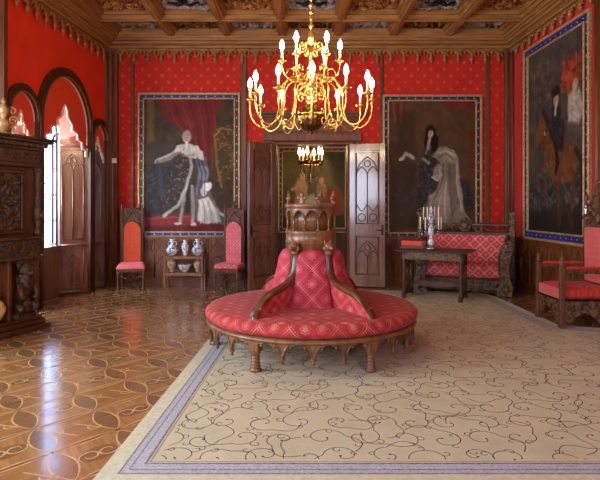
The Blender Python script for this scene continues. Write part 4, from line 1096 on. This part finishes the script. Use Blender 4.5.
up = make_arm([(.04, 3.12), (.10, 3.02), (.20, 3.0), (.29, 3.07), (.33, 3.17), (.33, 3.20)], .33, 3.23, .008, [(.29, 3.07), (.25, 3.14), (.19, 3.13), (.20, 3.08)])
ring_arms(up, 6, -60)
for k in range(8):
    mb = MB(); mb.X = Matrix.Rotation(R(45 * k + 20), 4, 'Z')
    scroll(mb, .10, 3.40, .06, 0, turns=1.3, a0=PI, sgn=1, rad=.008); mb.tube([(.03, 0, 3.28), (.08, 0, 3.30), (.05, 0, 3.36)], .007, 5); mb.build('ornament_scroll', 'brass', ch)
    mb = MB(); mb.X = Matrix.Rotation(R(45 * k + 20), 4, 'Z'); scroll(mb, .12, 2.82, .055, 0, turns=1.3, a0=PI, sgn=-1, rad=.008)
    mb.tube([(.03, 0, 2.96), (.10, 0, 2.94), (.16, 0, 2.88), (.175, 0, 2.82)], .007, 5)
    mb.build('ornament_scroll', 'brass', ch)
# small chandelier in the next room
fc = empty('small_chandelier', (.24, 11.6, 0), 0, 'small chandelier with tall lit candle bulbs hanging in the next room beyond the doorway', 'chandelier')
mb = MB(); mb.lathe([(.002, 2.02), (.03, 2.06), (.02, 2.12), (.035, 2.2), (.016, 2.3), (.03, 2.42), (.012, 2.5), (.012, 4.6)], n=12); mb.build('stem', 'dark_brass', fc)
mb = MB(); mb.lathe([(.25, 2.50), (.265, 2.50), (.265, 2.56), (.25, 2.56), (.25, 2.50)], n=24, cap=False); mb.build('hoop', 'dark_brass', fc)
for k in range(6):
    a = R(60 * k + 12); c_ = (.258 * math.cos(a), .258 * math.sin(a))
    mb = MB(); mb.tube([(0, 0, 2.2), (c_[0] * .6, c_[1] * .6, 2.12 + .1), (c_[0], c_[1], 2.50)], .008, 5); mb.lathe([(.012, 2.55), (.04, 2.58), (.02, 2.60)], (*c_, 0), 8); ar = mb.build('arm', 'dark_brass', fc)
    mb = MB(); mb.lathe([(.018, 2.59), (.018, 2.72)], (*c_, 0), 8); mb.build('candle_sleeve', 'candle', ar)
    mb = MB(); mb.lathe([(.012, 2.72), (.028, 2.76), (.022, 2.81), (.001, 2.88)], (*c_, 0), 8); mb.build('candle_bulb', 'bulb_far', ar)

# ------------------------------------------------------------------ high-backed gothic chairs
def high_chair(loc, rz, label, mback, mseat, front_flat):
    e = empty('high_back_chair', loc, rz, label, 'chair', 'gothic high-backed chairs')
    W_, Dp = .50, .44; w = W_ / 2
    mb = MB()
    if front_flat: mb.box(-w + .01, w - .01, -Dp / 2, Dp / 2 - .03, .40, .50, 0, .025)
    else:
        def fn(u, v):
            eu = min(u, 1 - u, v, 1 - v); p = math.sqrt(1 - (1 - min(1, eu / .22)) ** 2)
            return (-w - .01 + (W_ + .02) * u, -Dp / 2 - .01 + Dp * v, .42 + .085 * p)
        mb.grid(fn, 16, 16); mb.grid(lambda u, v: (-w - .01 + (W_ + .02) * u, -Dp / 2 - .01 + Dp * v, .40), 1, 1)
        for a, b, c_, d in ((-w - .01, -Dp / 2 - .01, w + .01, -Dp / 2 - .01), (-w - .01, Dp / 2 - .01, w + .01, Dp / 2 - .01), (-w - .01, -Dp / 2 - .01, -w - .01, Dp / 2 - .01), (w + .01, -Dp / 2 - .01, w + .01, Dp / 2 - .01)):
            mb.add([(a, b, .40), (c_, d, .40), (c_, d, .42), (a, b, .42)], [[0, 1, 2, 3]])
    mb.build('seat_cushion', mseat, e)
    mb = MB(); mb.box(-w, w, -Dp / 2, Dp / 2, .345, .40, 0, .006)
    for x in (-.16, -.08, 0, .08, .16): mb.tube([(x + a, -Dp / 2 - .002, .355 + b) for a, b in arc(0, 0, .03, 180, 360, 8)], .007, 4)
    mb.build('seat_rail', 'chair_wood', e)
    for sx in (-1, 1):
        mb = MB(); c_ = (sx * (w - .025), -Dp / 2 + .025, 0)
        mb.lathe([(.026, 0), (.03, .03), (.018, .05), (.022, .12), (.016, .15), (.02, .24), (.028, .27), (.022, .3), (.028, .35)], c_, 10); mb.build('front_leg', 'chair_wood', e)
        mb = MB(); mb.box(sx * (w - .06) - .02, sx * (w - .06) + .02, Dp / 2 - .05, Dp / 2 - .005, 0, 1.52, 0, .005)
        mb.lathe([(.022, 1.52), (.028, 1.54), (.012, 1.56), (.022, 1.585), (.002, 1.63)], (sx * (w - .06), Dp / 2 - .027, 0), 8); mb.build('back_post', 'chair_wood', e)
    mb = MB(); q = Dp / 2 - .045; ww = w - .085
    top = [(-ww, .50), (-ww, 1.12)] + [(-ww + ww * (1 - math.cos(R(80 * i / 8))) / (1 - math.cos(R(80))), 1.12 + .17 * math.sin(R(80 * i / 8))) for i in range(1, 9)]
    top += [(-x, z) for x, z in top[::-1][1:]]
    mb.prism(top, q - .025, q + .02, 'xz'); mb.build('back_cushion', mback, e)
    mb = MB(); mb.prism([(-ww, .5), (ww, .5), (ww, 1.52), (0, 1.56), (-ww, 1.52)], q + .02, q + .034, 'xz')
    mb.tube([(x, q - .02, z) for x, z in top], .012, 5)
    for s_ in (-1, 1):
        scroll(mb, s_ * .07, 1.44, .05, q + .005, turns=1.2, a0=PI / 2, sgn=s_, rad=.009)
        mb.tube([(s_ * ww, q + .005, 1.32), (s_ * .06, q + .005, 1.37), (0, q + .005, 1.46)], .009, 5)
        mb.tube([(s_ * ww, q + .005, 1.2), (s_ * .1, q + .005, 1.31), (s_ * ww, q + .005, 1.42)], .008, 5)
    mb.tube([(-ww, q, 1.51), (0, q, 1.55), (ww, q, 1.51)], .014, 5); mb.tube([(a, q, 1.44 + b) for a, b in arc(0, 0, .035, 0, 360, 10)], .008, 5)
    mb.lathe([(.02, 1.55), (.03, 1.58), (.012, 1.61), (.02, 1.63), (.001, 1.67)], (0, q + .01, 0), 8)
    mb.build('back_tracery', 'chair_wood', e)
    mb = MB(); r_ = w - .03; d_ = Dp / 2 - .03
    mb.tube([(-r_, -d_, .27), (0, 0, .14), (r_, d_, .20)], .012, 5); mb.tube([(r_, -d_, .27), (0, 0, .14), (-r_, d_, .20)], .012, 5)
    mb.tube([(-r_, -d_, .30), (-.08, -d_, .22), (0, -d_, .30), (.08, -d_, .22), (r_, -d_, .30)], .009, 5); mb.sphere((0, 0, .15), .025, 8)
    mb.build('stretcher', 'chair_wood', e)
    return e
high_chair((-3.22, 9.93, 0), R(14), 'gothic high-backed chair with orange back and plump pink seat in the left corner', 'chair_red', 'chair_seat', False)
high_chair((-1.32, 9.84, 0), R(-16), 'gothic high-backed chair with pink patterned back and seat beside the left door leaf', 'chair_pink', 'chair_pink_seat', True)

# ------------------------------------------------------------------ shelf and porcelain
sh = empty('display_stand', (-2.22, 10.02, 0), 0, 'low two-tier wooden display stand under the portrait with the red curtain', 'shelf')
for z, n2 in ((.60, 'top_shelf'), (.285, 'lower_shelf')):
    mb = MB(); mb.box(-.37, .37, -.15, .15, z, z + .028, 0, .005); mb.box(-.35, .35, -.145, -.13, z - .03, z)
    mb.build(n2, 'shelf_wood', sh)
for x in (-.355, .355):
    for y in (-.135, .135):
        mb = MB(); mb.box(x - .017, x + .017, y - .015, y + .015, 0, .69 if y > 0 else .66, 0, .004); mb.build('leg', 'shelf_wood', sh)
mb = MB()
for x in (-.355, .355): mb.tube([(x, -.12, .655), (x, .0, .672), (x, .12, .68)], .009, 5)
mb.box(-.34, .34, .13, .14, .628, .67); mb.build('gallery', 'shelf_wood', sh)
def vase(loc, prof, mat, label, cat='vase', handles=0, n=20):
    mb = MB(); mb.lathe(prof, n=n); o = mb.build('vase' if cat == 'vase' else cat, mat); o.location = loc; tag(o, label, cat, 'porcelain on the display stand' if loc[1] > 9 else None)
    if handles:
        for s_ in (-1, 1):
            hm = MB(); hm.tube([(s_ * a, 0, b) for a, b in ((.035, handles), (.075, handles - .01), (.08, handles - .06), (.05, handles - .10))], .008, 5)
            hm.build('handle', mat, o)
    return o
P1 = [(.045, 0), (.05, .012), (.075, .03), (.112, .075), (.118, .11), (.09, .155), (.042, .19), (.03, .23), (.036, .275), (.055, .31), (.05, .315), (.028, .27)]
ZT = .630
vase((-2.46, 10.02, ZT), P1, 'porcelain', 'round-bellied blue and white vase with handles, left end of the stand top', handles=.27)
vase((-2.21, 10.02, ZT), [(.04, 0), (.035, .02), (.05, .06), (.068, .14), (.07, .19), (.045, .23), (.032, .255), (.05, .295), (.045, .295), (.026, .25)], 'porcelain', 'slim blue and white vase in the middle of the stand top')
vase((-1.97, 10.02, ZT), P1, 'porcelain', 'round-bellied blue and white vase with handles, right end of the stand top', handles=.27)
P2 = [(.045, 0), (.04, .02), (.055, .06), (.082, .13), (.085, .165), (.06, .2), (.03, .215), (.034, .25), (.03, .255)]
vase((-2.47, 10.02, .315), P2, 'celadon', 'mottled cream vase on the lower shelf, left of the bowl')
vase((-1.97, 10.02, .315), P2, 'celadon', 'mottled cream vase on the lower shelf, right of the bowl')
vase((-2.22, 10.0, .315), [(.05, 0), (.05, .02), (.09, .05), (.12, .10), (.135, .135), (.13, .137), (.11, .10), (.08, .05), (0, .03)], 'porcelain', 'wide blue and white bowl between two vases on the lower shelf', 'bowl')

# ------------------------------------------------------------------ sofa
so = empty('sofa', (2.90, 9.33, RZ + .003), R(-23), 'carved dark wood sofa with red diamond-patterned upholstery in the far right corner', 'sofa')
hw = .74
mb = MB(); mb.box(-hw + .05, hw - .05, 0.0, .52, .29, .53, 0, .045); mb.build('seat_cushion', 'sofa_fabric', so)
mb = MB()
def fnb(u, v):
    e = min(u, 1 - u, v, 1 - v); p = math.sqrt(1 - (1 - min(1, e / .1)) ** 2)
    return (-hw + .04 + (2 * hw - .02) * u, .50 - .05 * p + .05 * v, .50 + .53 * v)
mb.grid(fnb, 30, 16); mb.prism([(-hw + .04, .5), (hw + .02, .5), (hw + .02, 1.03), (-hw + .04, 1.03)], .50, .57, 'xz'); mb.build('back_cushion', 'sofa_fabric', so)
mb = MB(); mb.box(-hw + .04, hw - .04, .005, .06, .05, .285)
for k in range(9):
    x = -hw + .15 + k * (2 * hw - .3) / 8; scroll(mb, x, .17, .065, 0, turns=1.4, a0=k, sgn=1 if k % 2 else -1, rad=.011); scroll(mb, x + .06, .22, .03, 0, turns=1, a0=k + 2, rad=.009)
mb.tube([(-hw + .04, 0, .27), (hw - .04, 0, .27)], .016, 5); mb.tube([(-hw + .04, 0, .075), (hw - .04, 0, .075)], .02, 5)
for k in range(8): mb.sphere((-hw + .17 + k * .165, .03, .045), .035, 8, 0, 1.6, .6, .8)
mb.build('carved_apron', 'carved_fine', so)
for s_ in (-1, 1):
    mb = MB(); x0, x1 = (s_ * hw - .03, s_ * hw + .05)
    ap_ = [(-.03, 0), (-.05, .12), (-.01, .25), (-.03, .40), (.0, .62), (.06, .80), (.16, .93), (.30, .99), (.42, 1.0), (.50, .98), (.52, 0)]
    mb.prism(ap_, x0, x1, 'yz')
    arm_ = mb.build('arm_panel', 'dark_wood', so)
    mb = MB(); xf = (x0 + x1) / 2     # carved front and top edge of the arm
    edge = [(xf, a - .012, max(b, .036)) for a, b in ap_[:-1]]
    mb.tube(edge, [.035, .05, .045, .042, .04, .04, .04, .038, .036, .03], 8)
    for i, (a, b) in enumerate(((-.02, .15), (0, .28), (-.01, .42), (.01, .55), (.05, .70), (.11, .83), (.2, .92))):
        mb.sphere((xf + s_ * .03, a - .03, b), .028, 8, 0, 1, 1, 1.2); mb.sphere((xf - s_ * .02, a - .045, b + .06), .018, 6)
        scroll(mb, a + .08, b, .045, x1 + .004 if s_ > 0 else x0 - .004, 'yz', 1.2, i, 1, .010)
    mb.build('carved_scroll', 'carved_fine', arm_)
    mb = MB(); fp = [(hw - .14, 0), (hw + .10, 0), (hw + .11, .16), (hw + .06, .34), (hw + .05, .55), (hw + .10, .78), (hw + .12, .93), (hw + .04, .96), (hw - .06, .88), (hw - .11, .70), (hw - .12, .5), (hw - .09, .3), (hw - .14, .16)]
    mb.prism([(s_ * x, z) for x, z in fp], -.075, -.03, 'xz'); pp = [(s_ * x, -.075, z) for x, z in fp[6:]]; mb.tube(pp, .018, 6)
    for i, (x, z) in enumerate(((.0, .12), (.0, .30), (-.02, .47), (.0, .62), (.02, .77), (.06, .89))): scroll(mb, s_ * (hw + x), z, .05, -.082, 'xz', 1.3, i * 1.7, 1 if i % 2 else -1, .013)
    mb.build('arm_front', 'carved_fine', so)
    mb = MB(); mb.box(s_ * (hw + .09) - .055, s_ * (hw + .09) + .055, .50, .60, 0, 1.44, 0, .01)
    xm = s_ * (hw + .09); mb.box(xm - .07, xm + .07, .49, .61, 1.42, 1.46, 0, .006); scroll(mb, xm, 1.33, .035, .495, rad=.008); scroll(mb, xm, 1.22, .035, .495, rad=.008, a0=2); mb.tube([(xm - .045, .496, 1.14), (xm - .045, .496, 1.40)], .008, 4); mb.tube([(xm + .045, .496, 1.14), (xm + .045, .496, 1.40)], .008, 4)
    for dx in (-.035, 0, .035): mb.sphere((xm + dx, .55, 1.49 + (.025 if dx == 0 else 0)), .024, 8)
    mb.build('back_post', 'carved_fine', so)
mb = MB(); mb.box(-hw, hw + .04, .51, .58, 1.03, 1.08, 0, .008); mb.box(-hw, hw + .04, .53, .57, 1.20, 1.235, 0, .006)
mb.build('back_rail', 'dark_wood', so)
mb = MB()
mb.tube([(.095 * math.cos(q), .53, 1.20 + .105 * math.sin(q)) for q in [2 * PI * i / 20 for i in range(21)]], .024, 8); mb.sphere((0, .54, 1.20), .075, 16, 0, 1, .35, 1.1)
mb.sphere((0, .54, 1.335), .03, 8); mb.sphere((-.04, .54, 1.325), .02, 8); mb.sphere((.04, .54, 1.325), .02, 8)
for s_ in (-1, 1):
    scroll(mb, s_ * .20, 1.16, .06, .54, turns=1.3, a0=0, sgn=s_, rad=.016); scroll(mb, s_ * .30, 1.20, .05, .54, turns=1.2, a0=PI, sgn=-s_, rad=.014)
    mb.tube([(s_ * .34, .54, 1.16), (s_ * .45, .54, 1.11), (s_ * .6, .54, 1.10), (s_ * .72, .54, 1.12)], [.016, .02, .018, .01], 6)
    mb.sphere((s_ * .25, .54, 1.27), .022, 8)
mb.build('carved_crest', 'carved_fine', so)

# ------------------------------------------------------------------ side table
ta = empty('trestle_table', (2.31, 8.91, RZ + .003), R(-26), 'dark carved wooden trestle table in front of the red sofa', 'table')
mb = MB(); mb.box(-.64, .64, -.31, .31, .80, .83, 0, .012); mb.box(-.58, .58, -.27, .27, .785, .80); mb.build('table_top', 'dark_wood', ta)
mb = MB(); mb.box(-.50, .50, -.26, -.235, .66, .785); mb.box(-.50, .50, .235, .26, .66, .785)
for k in range(3): x = -.33 + .33 * k; mb.box(x - .15, x + .15, -.268, -.26, .685, .765, 0, .003); mb.sphere((x, -.275, .725), .012, 6)
mb.sphere((0.0, -.25, .64), .03, 8); mb.build('drawer_frieze', 'carved_fine', ta)
for s_ in (-1, 1):
    x = s_ * .47
    for y in (-.24, .24):
        mb = MB(); mb.lathe([(.03, .08), (.034, .11), (.02, .14), (.026, .22), (.036, .34), (.026, .42), (.02, .46), (.036, .50), (.024, .54), (.034, .60), (.026, .66), (.036, .785)], (x, y, 0), 12)
        mb.lathe([(.03, 0), (.04, .02), (.03, .045), (.02, .05)], (x, y * 1.1, 0), 10); mb.build('leg', 'dark_wood', ta)
    mb = MB(); mb.box(x - .035, x + .035, -.29, .29, .045, .095, 0, .012); mb.build('foot', 'dark_wood', ta)
    mb = MB(); mb.prism([(-.20, .10), (.20, .10), (.12, .2), (.14, .32), (.05, .40), (.11, .5), (.20, .62), (.20, .785), (-.20, .785), (-.20, .62), (-.11, .5), (-.05, .40), (-.14, .32), (-.12, .2)], x - .014, x + .014, 'yz')
    for a, b, q in ((-.08, .25, 0), (.08, .25, 3), (-.1, .62, 1), (.1, .62, 4), (0, .5, 2)): 
        scroll(mb, a, b, .05, x + s_ * .018, 'yz', 1.2, q, 1, .011); scroll(mb, a, b, .05, x - s_ * .018, 'yz', 1.2, q, 1, .011)
    mb.build('trestle_panel', 'carved_fine', ta)
mb = MB(); mb.prism([(-.46, .22), (-.3, .20), (0, .17), (.3, .20), (.46, .22), (.46, .28), (-.46, .28)], -.012, .012, 'xz'); mb.build('stretcher', 'dark_wood', ta)

def on_table(x, y): v = Matrix.Rotation(R(-26), 4, 'Z') @ Vector((x, y, 0)); return (2.31 + v.x, 8.91 + v.y)
TZ = RZ + .835
ca_xy = on_table(-.06, -.02)
ca = empty('candelabrum', (*ca_xy, TZ), 0, 'blue and white porcelain candelabrum with unlit cream candles on the trestle table', 'candelabrum')
mb = MB(); mb.lathe([(.10, 0), (.11, .01), (.10, .03), (.05, .05), (.035, .07)], n=16); mb.build('base', 'silver', ca)
mb = MB(); mb.lathe([(.035, .065), (.06, .09), (.055, .13), (.03, .17), (.028, .22), (.05, .26), (.052, .34), (.034, .39), (.03, .43), (.05, .48), (.046, .55), (.03, .60), (.02, .63), (.035, .66), (.02, .70), (.004, .76)], n=16); mb.build('porcelain_column', 'porcelain', ca)
for tier, (n2, r_, z, off) in enumerate(((5, .185, .30, 10), (4, .14, .47, 50))):
    for k in range(n2):
        a = R(off + 360 / n2 * k); dx, dy = math.cos(a), math.sin(a)
        mb = MB(); mb.tube([(dx * q, dy * q, z2) for q, z2 in ((.03, z - .02), (r_ * .5, z - .08), (r_ * .9, z - .06), (r_, z))], .007, 5)
        mb.lathe([(.008, z - .01), (.026, z), (.028, z + .01), (.013, z + .01), (.015, z + .035)], (dx * r_, dy * r_, 0), 10); br = mb.build('branch', 'silver', ca)
        mb = MB(); mb.lathe([(.011, z + .02), (.0105, z + .24), (.004, z + .25)], (dx * r_, dy * r_, 0), 8); mb.build('candle', 'candle', br)
def book(loc, rz, w, d, h, mat, label, tilt=0):
    e = empty('book', loc, rz, label, 'book', 'books on the trestle table'); e.rotation_euler = (0, tilt, rz)
    mb = MB(); mb.box(-w / 2, w / 2, -d / 2, d / 2, 0, .006, 0, .002); mb.box(-w / 2, w / 2, -d / 2, d / 2, h - .006, h, 0, .002); mb.box(-w / 2, w / 2, -d / 2, -d / 2 + .006, .006, h - .006); mb.build('cover', mat, e)
    mb = MB(); mb.box(-w / 2 + .008, w / 2 - .008, -d / 2 + .006, d / 2 - .01, .006, h - .006); mb.build('pages', 'paper', e)
    return e
bx1 = on_table(-.38, .0); book((*bx1, TZ), R(-20), .40, .30, .05, 'book_dark', 'dark brown book lying under the red one on the trestle table')
bx2 = on_table(-.36, .01); book((*bx2, TZ + .051), R(-32), .36, .27, .085, 'book_red', 'bright red book lying on top at the left end of the trestle table')

# ------------------------------------------------------------------ throne armchair
th = empty('throne_armchair', (3.36, 7.03, RZ + .003), R(-90), 'carved dark throne armchair with red and pink upholstery at the right edge', 'armchair')
hw = .33; dp = .72
mb = MB(); mb.box(-hw + .02, hw - .02, .03, dp - .06, .36, .52, 0, .04); sc_ = mb.build('seat_cushion', 'throne_red', th)
mb = MB(); mb.box(-hw + .035, hw - .035, .0, .03, .36, .50, 0, .012); mb.build('front_upholstery', 'throne_pink', sc_)
for s_ in (-1, 1):
    x = s_ * hw
    mb = MB(); mb.box(x - .03, x + .03, -.015, .045, 0, .78, 0, .008); mb.box(x - .04, x + .04, -.025, .055, 0, .06, 0, .01); mb.box(x - .036, x + .036, -.02, .05, .30, .36, 0, .008); mb.box(x - .036, x + .036, -.02, .05, .52, .58, 0, .008)
    mb.lathe([(.02, .78), (.036, .80), (.036, .83), (.018, .85), (.030, .875), (.028, .90), (.002, .925)], (x, .015, 0), 10); mb.build('front_post', 'chair_wood', th)
    mb = MB(); mb.box(x - .03, x + .03, .045, dp - .06, .70, .745, 0, .008); 
    for k in range(6): mb.sphere((x - .03, .12 + k * .095, .72), .016, 6); mb.sphere((x + .03, .12 + k * .095, .72), .016, 6)
    am_ = mb.build('armrest', 'carved_fine', th)
    mb = MB(); mb.box(x - .032, x + .032, .07, dp - .08, .745, .79, 0, .02); mb.build('arm_pad', 'throne_red', am_)
    mb = MB(); mb.box(x - .03, x + .03, dp - .06, dp, 0, 1.42, 0, .008); mb.box(x - .038, x + .038, dp - .068, dp + .008, 1.38, 1.44, 0, .006)
    pst = mb.build('back_post', 'chair_wood', th)
    mb = MB(); mb.lathe([(.02, 1.44), (.036, 1.455), (.030, 1.48), (.028, 1.56), (.034, 1.58)], (x, dp - .03, 0), 12); mb.build('silver_ferrule', 'silver', pst)
    mb = MB(); mb.lathe([(.022, 1.58), (.03, 1.60), (.016, 1.63), (.034, 1.67), (.026, 1.71), (.002, 1.76)], (x, dp - .03, 0), 12); mb.build('finial', 'chair_wood', pst)
    mb = MB(); mb.prism([(.05, .08), (.12, .06), (.18, .14), (.30, .20), (.42, .14), (.5, .06), (dp - .06, .08), (dp - .06, .34), (.05, .34)], x - .02, x + .02, 'yz')
    for k in range(4): scroll(mb, .13 + k * .15, .26, .045, x + s_ * .022, 'yz', 1.2, k, 1 if k % 2 else -1, .011)
    mb.build('side_apron', 'carved_fine', th)
mb = MB(); mb.prism([(-hw + .03, .34), (-hw + .03, .10), (-.22, .04), (-.16, .16), (-.08, .24), (0, .20), (.08, .24), (.16, .16), (.22, .04), (hw - .03, .10), (hw - .03, .34)], .0, .03, 'xz')
for k in range(4): scroll(mb, -.21 + k * .14, .27, .05, -.006, 'xz', 1.2, k, 1 if k % 2 else -1, .012)
mb.build('front_apron', 'carved_fine', th)
mb = MB(); mb.box(-hw + .04, hw - .04, dp - .09, dp - .03, .52, 1.28, 0, .025); mb.build('back_cushion', 'throne_pink', th)
mb = MB(); pts = [(-hw + .03, 1.28), (-hw + .03, 1.46), (-.24, 1.60), (-.15, 1.66), (-.10, 1.80), (0, 1.88), (.10, 1.80), (.15, 1.66), (.24, 1.60), (hw - .03, 1.46), (hw - .03, 1.28)]
mb.prism(pts, dp - .05, dp - .015, 'xz')
for s_ in (-1, 1):
    scroll(mb, s_ * .15, 1.46, .09, dp - .055, turns=1.5, a0=0, sgn=s_, rad=.018); scroll(mb, s_ * .07, 1.66, .06, dp - .055, turns=1.3, a0=PI, sgn=s_, rad=.016); mb.sphere((s_ * .25, dp - .06, 1.40), .028, 8)
mb.sphere((0, dp - .055, 1.40), .06, 10, 0, 1, .5, 1.2); mb.sphere((0, dp - .04, 1.90), .035, 10); mb.build('carved_crest', 'carved_fine', th)

# ------------------------------------------------------------------ carved chimney cabinet on the left
cb = empty('carved_cabinet', (-3.28, 6.82, 0), R(68), 'tall dark carved wooden cabinet with overhanging cornice at the left edge', 'cabinet')
mb = MB(); mb.box(-1.95, .02, -.02, .45, 0, .07, 0, .015); mb.box(-1.9, -.03, .03, .45, .07, .13, 0, .012); mb.box(-1.86, -.06, .06, .45, .13, .17, 0, .01); mb.build('plinth', 'dark_wood', cb)
mb = MB(); mb.box(-1.84, -.08, .40, .45, .17, .95); mb.box(-1.84, -1.78, .12, .40, .17, .95); mb.box(-.14, -.08, .12, .40, .17, .95)
mb.box(-.50, -.45, .14, .40, .17, .95, 0, .006); mb.box(-1.43, -1.37, .14, .40, .17, .95, 0, .006)
mb.build('lower_case', 'panel_wood', cb)
mb = MB(); mb.box(-1.84, -.08, .08, .45, .95, 1.16); mb.box(-1.90, -.03, .03, .45, .91, .95, 0, .01); mb.box(-1.88, -.05, .04, .45, 1.16, 1.20, 0, .012)
for k in range(14):
    scroll(mb, -1.76 + k * .125, 1.055, .045, .074, 'xz', 1.3, k, 1 if k % 2 else -1, .011)
mb.build('carved_frieze', 'carved_dark', cb)
mb = MB(); mb.box(-1.82, -.10, .12, .45, 1.20, 2.12); mb.box(-1.86, -.07, .07, .45, 2.08, 2.14, 0, .012); mb.box(-1.84, -.08, .09, .45, 2.14, 2.30)
for k in range(12):
    scroll(mb, -1.74 + k * .145, 2.22, .05, .086, 'xz', 1.2, k, 1 if k % 2 else -1, .010)
mb.build('upper_case', 'dark_wood', cb)
for k, xc in enumerate((-.50, -.96, -1.42)):
    mb = MB(); w2 = .20; z0, z1 = 1.24, 2.04
    for a, b, c_, d in ((xc - w2, xc + w2, z0, z0 + .05), (xc - w2, xc + w2, z1 - .05, z1), (xc - w2, xc - w2 + .05, z0 + .05, z1 - .05), (xc + w2 - .05, xc + w2, z0 + .05, z1 - .05)): mb.box(a, b, .09, .12, c_, d, 0, .008)
    do = mb.build('door', 'dark_wood', cb)
    mb = MB()
    def fn(u, v):
        x = xc - w2 + .05 + (2 * w2 - .10) * u; z = z0 + .05 + (z1 - z0 - .10) * v
        r = math.hypot((u - .5), (v - .5) * 1.6); a = math.atan2(v - .5, u - .5); e = min(u, 1 - u, v, 1 - v)
        return (x, .112 - min(1, e / .1) * (.035 * noise.noise((x * 14, k * 5, z * 14)) + .02 * math.cos(r * 22 + 2 * math.cos(5 * a)) + .015), z)
    mb.grid(fn, 36, 56); mb.build('carved_relief', 'carved_dark', do)
for xc in (-.13, -.73, -1.19, -1.79):     # carved half-columns between the doors
    mb = MB(); mb.lathe([(.05, 1.20), (.055, 1.26), (.035, 1.30), (.05, 1.42), (.062, 1.5), (.04, 1.58), (.048, 1.66), (.036, 1.78), (.058, 1.86), (.05, 1.93), (.038, 1.97), (.055, 2.02), (.065, 2.08)], (xc + (.0 if xc < -.5 else .03), .095, 0), 12, flute=.08, fl=6)
    mb.sphere((xc + (.0 if xc < -.5 else .05), .05, 1.88), .038, 8); mb.sphere((xc + (0 if xc < -.5 else .05), .05, 1.46), .035, 8); mb.build('half_column', 'carved_dark', cb)
mb = MB()
for z, o, h_ in ((2.30, .03, .04), (2.34, .07, .05), (2.39, .12, .035), (2.425, .15, .03)): mb.box(-1.84 - o, -.08 + o, .08 - o, .45, z, z + h_, 0, .01)
for k in range(20): mb.box(-1.82 + k * .09, -1.78 + k * .09, .0, .04, 2.335, 2.385, 0, .004)
mb.build('cornice', 'carved_dark', cb)
for xc in (-.31, -1.61):      # crouching carved beasts as supports of the lower stage
    mb = MB(); c0 = .12
    mb.box(xc - .12, xc + .12, .06, .2, .17, .24, 0, .01)
    mb.tube(spline([(xc, .16, .26), (xc, .07, .34), (xc, .12, .45), (xc, .08, .58), (xc, .09, .72)], 4), [.085] * 4 + [.07] * 4 + [.085] * 4 + [.10] * 4 + [.10], 12)
    mb.sphere((xc, .05, .78), .095, 12, 0, 1, .9, 1); mb.sphere((xc, -.02, .75), .05, 10, 0, 1, 1, .8)
    for s_ in (-1, 1):
        mb.sphere((xc + s_ * .085, .08, .85), .035, 8); mb.sphere((xc + s_ * .04, -.02, .81), .015, 6); mb.tube([(xc + s_ * .09, .06, .62), (xc + s_ * .12, .0, .48), (xc + s_ * .07, -.0, .42)], [.045, .035, .04], 8)
        mb.tube([(xc + s_ * .07, .1, .36), (xc + s_ * .12, .02, .32), (xc + s_ * .08, .03, .25)], [.05, .045, .045], 8)
        for q in range(5): mb.sphere((xc + s_ * (.06 + .02 * (q % 2)), .05 + .01 * q, .66 + .05 * q), .03, 6)
    mb.box(xc - .13, xc + .13, .04, .3, .87, .91, 0, .01); mb.build('carved_beast', 'carved_dark', cb)
def cab(x, y): v = Matrix.Rotation(R(68), 4, 'Z') @ Vector((x, y, 0)); return (-3.28 + v.x, 6.82 + v.y)
o = vase((*cab(-.645, .20), .172), [(.05, 0), (.06, .01), (.09, .05), (.125, .12), (.13, .18), (.10, .24), (.06, .28), (.055, .31), (.075, .33), (.07, .33), (.045, .30)], 'cream', 'cream glazed jar inside the open lower part of the carved cabinet', n=24)
go = empty('gilt_ornament', (*cab(-.50, .22), 2.455), R(40), 'small gilt openwork ornament on top of the carved cabinet', 'ornament')
mb = MB(); mb.lathe([(.10, 0), (.11, .015), (.07, .04), (.03, .06)], n=14); mb.build('base', 'gold', go)
mb = MB(); mb.lathe([(.03, .055), (.05, .09), (.075, .15), (.05, .2), (.025, .22), (.05, .27), (.06, .33), (.035, .38), (.015, .40), (.028, .43), (.002, .48)], n=14, flute=.1, fl=6); mb.build('body', 'gold', go)
for s_ in (-1, 1):
    mb = MB(); scroll(mb, s_ * .11, .20, .06, 0, turns=1.4, a0=0, sgn=s_, rad=.013); scroll(mb, s_ * .10, .32, .045, 0, turns=1.2, a0=2, sgn=-s_, rad=.011); mb.tube([(s_ * .04, 0, .1), (s_ * .1, 0, .12), (s_ * .15, 0, .2)], .012, 6); mb.build('handle', 'gold', go)

# small things on the wall
mb = MB(); xs_ = X(116.5); mb.box(xs_ - .045, xs_ + .045, D - .13, D - .10, 2.42, 2.52, 0, .008); o = tag(mb.build('light_switch', 'white_plastic'), 'small cream switch plate on the wooden corner post', 'switch')
